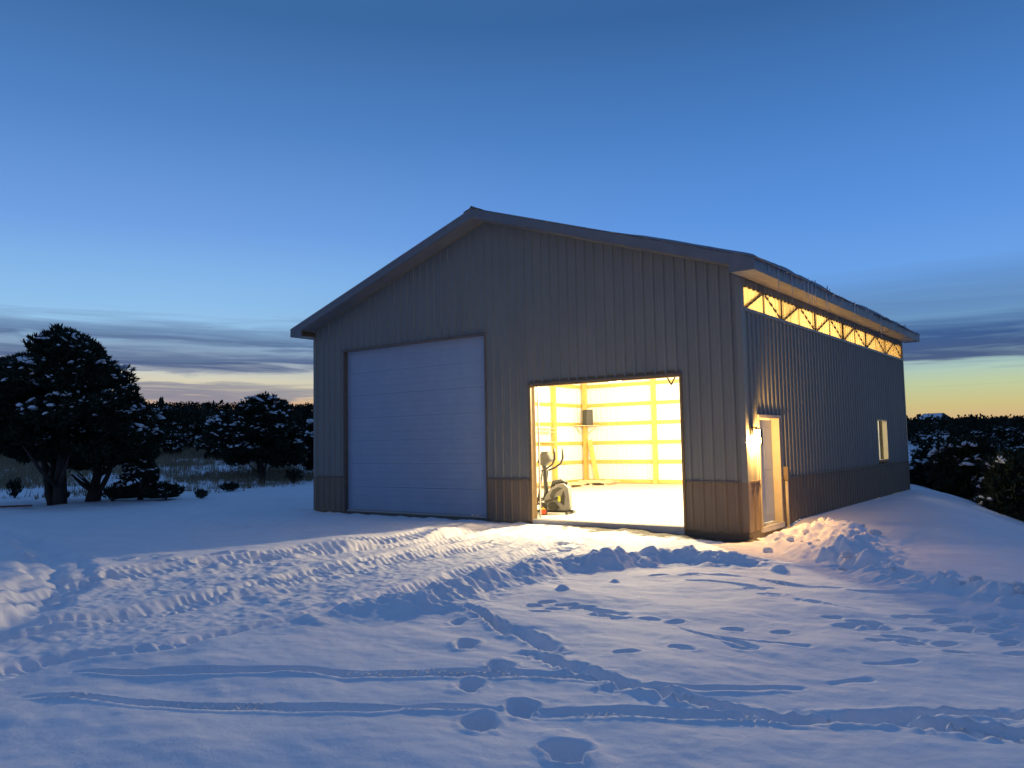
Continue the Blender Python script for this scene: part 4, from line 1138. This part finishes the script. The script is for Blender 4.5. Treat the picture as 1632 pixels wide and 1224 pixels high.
# farther woodland, one mass each side
def wood_mass(name, n, az0, az1, r0, r1, h0, h1, seed, power=1.0):
    rg = np.random.default_rng(seed)
    az = np.radians(rg.uniform(az0, az1, n)); r = r0+(r1-r0)*rg.uniform(0, 1, n)**power
    x, y = 17.8+np.sin(az)*r, -14.6+np.cos(az)*r
    ix = np.clip(np.searchsorted(GX, x), 0, len(GX)-1); iy = np.clip(np.searchsorted(GY, y), 0, len(GY)-1)
    z = macro(x, y)+fbm(x*.05, y*.05, 12, 3)*.5
    k = 26; h = rg.uniform(h0, h1, n)
    p = rg.normal(0, 1, (n, k, 3)); p /= np.linalg.norm(p, axis=2, keepdims=True)
    p *= rg.uniform(.55, 1, (n, k, 1))
    nr = p.copy()
    p = p*np.stack([h*.52, h*.52, h*.5], -1)[:, None, :]+np.stack([x, y, z+h*.45], -1)[:, None, :]
    P, Nn = p.reshape(-1, 3), nr.reshape(-1, 3)+np.array([0, 0, .3])
    Lh = np.repeat(h, k)
    V, Fc = tufts(rg, P, Nn, 1.0, .30, 2, .6)
    c0 = np.repeat(P, 10, 0); V = c0+(V-c0)*(np.repeat(Lh, 10)[:, None]*.17)
    tag(link(name, np_mesh(name, V, Fc, M['woodmass'])), kind='stuff', label='dark snow flecked juniper woodland covering the far slope')
wood_mass('far_left_wood', 2600, -76, -45, 95, 620, 3.0, 5.5, 5, .8)
wood_mass('far_right_wood', 2400, -13, 6, 88, 560, 1.5, 2.6, 6, 1.25)
# dry grass standing through the snow of the field
def grass(name, n, seed):
    rg = np.random.default_rng(seed)
    # tufted distribution
    cx = rg.uniform(-62, -3, n*3); cy = rg.uniform(-14, 62, n*3)
    q = -.85*cx+.5*cy
    dens = np.clip(fbm(cx*.16, cy*.16, 3, 4)*1.8+.45+.014*(q-15), 0, 1)*sst(10.5, 17, q)*sst(70, 50, q)
    dens = dens*np.where(cx > -5, .25, 1)
    k = rg.uniform(0, 1, n*3) < dens
    cx, cy = cx[k][:n], cy[k][:n]
    m_ = 5
    x = np.repeat(cx, m_)+rg.normal(0, .07, len(cx)*m_); y = np.repeat(cy, m_)+rg.normal(0, .07, len(cx)*m_)
    z = macro(x, y)+fbm(x*.05, y*.05, 12, 3)*.5*sst(45, 120, np.hypot(x-10, y+5))-.06
    h = np.repeat(rg.uniform(.22, .58, len(cx)), m_)*rg.uniform(.6, 1.2, len(x)); w_ = .010+.012*rg.uniform(0, 1, len(x))
    an = rg.uniform(0, 6.283, len(x)); lx = rg.normal(0, .22, len(x))*h+.1*h; ly = rg.normal(0, .22, len(x))*h
    a = np.stack([x-np.cos(an)*w_, y-np.sin(an)*w_, z], -1); b = np.stack([x+np.cos(an)*w_, y+np.sin(an)*w_, z], -1); c = np.stack([x+lx, y+ly, z+h], -1)
    V = np.stack([a, b, c], 1).reshape(-1, 3); i = np.arange(len(x))*3
    tag(link(name, np_mesh(name, V, np.stack([i, i+1, i+2], -1), M['grass'])), kind='stuff', label='pale dry grass standing through the snow of the field')
grass('dry_grass', 60000, 9)
# lone stems nearer the barn
# house on the skyline to the right
hx, hy = -33.3, 291.0
hz = ground_z(hx, hy)
t = empty('distant_house', (hx, hy, 0), R(-18)); tag(t, 'small dark house with snowy roof and chimney on the right skyline', 'house')
t.location.z = 5.1
MB().box(-4.4, 4.4, -3.2, 3.2, -6, 2.0).build('wall', M['farwall'], t)
b = MB(); b.prism([(-4.9,1.9),(4.9,1.9),(4.9,2.1),(0,2.1),(-4.9,2.1)], -3.6, 3.6)
b = MB()
b.poly([(-5.0,-3.7,1.75),(5.0,-3.7,1.75),(3.4,0,4.1),(-3.4,0,4.1)]).poly([(5.0,3.7,1.75),(-5.0,3.7,1.75),(-3.4,0,4.1),(3.4,0,4.1)]).poly([(5.0,-3.7,1.75),(5.0,3.7,1.75),(3.4,0,4.1)]).poly([(-5.0,3.7,1.75),(-5.0,-3.7,1.75),(-3.4,0,4.1)]).poly([(-5.0,3.7,1.75),(5.0,3.7,1.75),(5.0,-3.7,1.75),(-5.0,-3.7,1.75)])
rf = b.build('roof', M['farwall'], t)
b = MB(); b.poly([(-4.6,-3.55,1.92),(4.2,-3.55,1.92),(3.1,-.25,4.02),(-3.0,-.25,4.02)]).poly([(-4.6,-3.55,1.84),(-3.0,-.25,3.94),(3.1,-.25,3.94),(4.2,-3.55,1.84)])
b.build('roof_snow', M['snowclump'], t)
MB().box(-5.6, -4.6, -.5, .5, -1, 4.0).build('chimney', M['farwall'], t)
# flat frost crystals lying on the snow, catching the lamp light
def crystals(n, seed):
    rg = np.random.default_rng(seed)
    x, y = rg.uniform(9.5, 17.4, n), rg.uniform(-12.2, -3, n)
    k = (rg.uniform(0, 1, n) < .35+.65*sst(11, 13, x)) & (np.hypot(x-17.8, y+14.6) > 4.8); x, y = x[k], y[k]; n = len(x)
    z = np.array([gz(a, b) for a, b in zip(x, y)])+.004
    nn = np.stack([rg.normal(0, .17, n), rg.normal(0, .17, n), np.ones(n)], -1); nn /= np.linalg.norm(nn, axis=1, keepdims=True)
    u = np.cross(nn, rg.normal(0, 1, (n, 3))); u /= np.linalg.norm(u, axis=1, keepdims=True); v = np.cross(nn, u)
    sz = rg.uniform(.0014, .0034, (n, 1)); c = np.stack([x, y, z], -1)
    V = np.stack([c-u*sz, c-v*sz, c+u*sz, c+v*sz], 1).reshape(-1, 3); i = np.arange(n)*4
    tag(link('frost_crystals', np_mesh('frost_crystals', V, np.stack([i, i+1, i+2, i+3], -1), M['frost'])), kind='stuff', label='frost crystals glinting on the snow')
crystals(5200, 12)
# crumbs of snow thrown about by the shovel
bl_m = []
for k in range(4):
    V, Fc = blobs(np.random.default_rng(90+k), [(np.array([0,0,.2]), 1.0, .85, .75)]); bl_m.append(np_mesh('snow_chunk', V, Fc, M['snowclump'], True))
rng = random.Random(5)
spots = []
for k in range(34):
    a = rng.random(); 
    if k < 18:
        x, y = 12.9+1.5*rng.random(), -1.6+2.6*rng.random()
    else:
        i = rng.randrange(len(PLOW)-1); x = PLOW[i][0]+(PLOW[i+1][0]-PLOW[i][0])*a+rng.gauss(0, .2); y = PLOW[i][1]+(PLOW[i+1][1]-PLOW[i][1])*a+rng.gauss(0, .2)
    s = rng.uniform(.035, .10)
    spots.append((x, y, s))
for x, y, s in spots:
    o = link('snow_chunk', bl_m[rng.randrange(4)], None, (x, y, gz(x, y)-s*.15)); o.scale = (s, s, s); o.rotation_euler = (0, 0, rng.uniform(0, 6))
    near = y > -2.7
    tag(o, 'lump of snow on the warm lit heap by the side door' if near else 'lump of snow thrown along the plough line running right', 'snow lump', 'snow lumps on the heap' if near else 'snow lumps along the plough line')
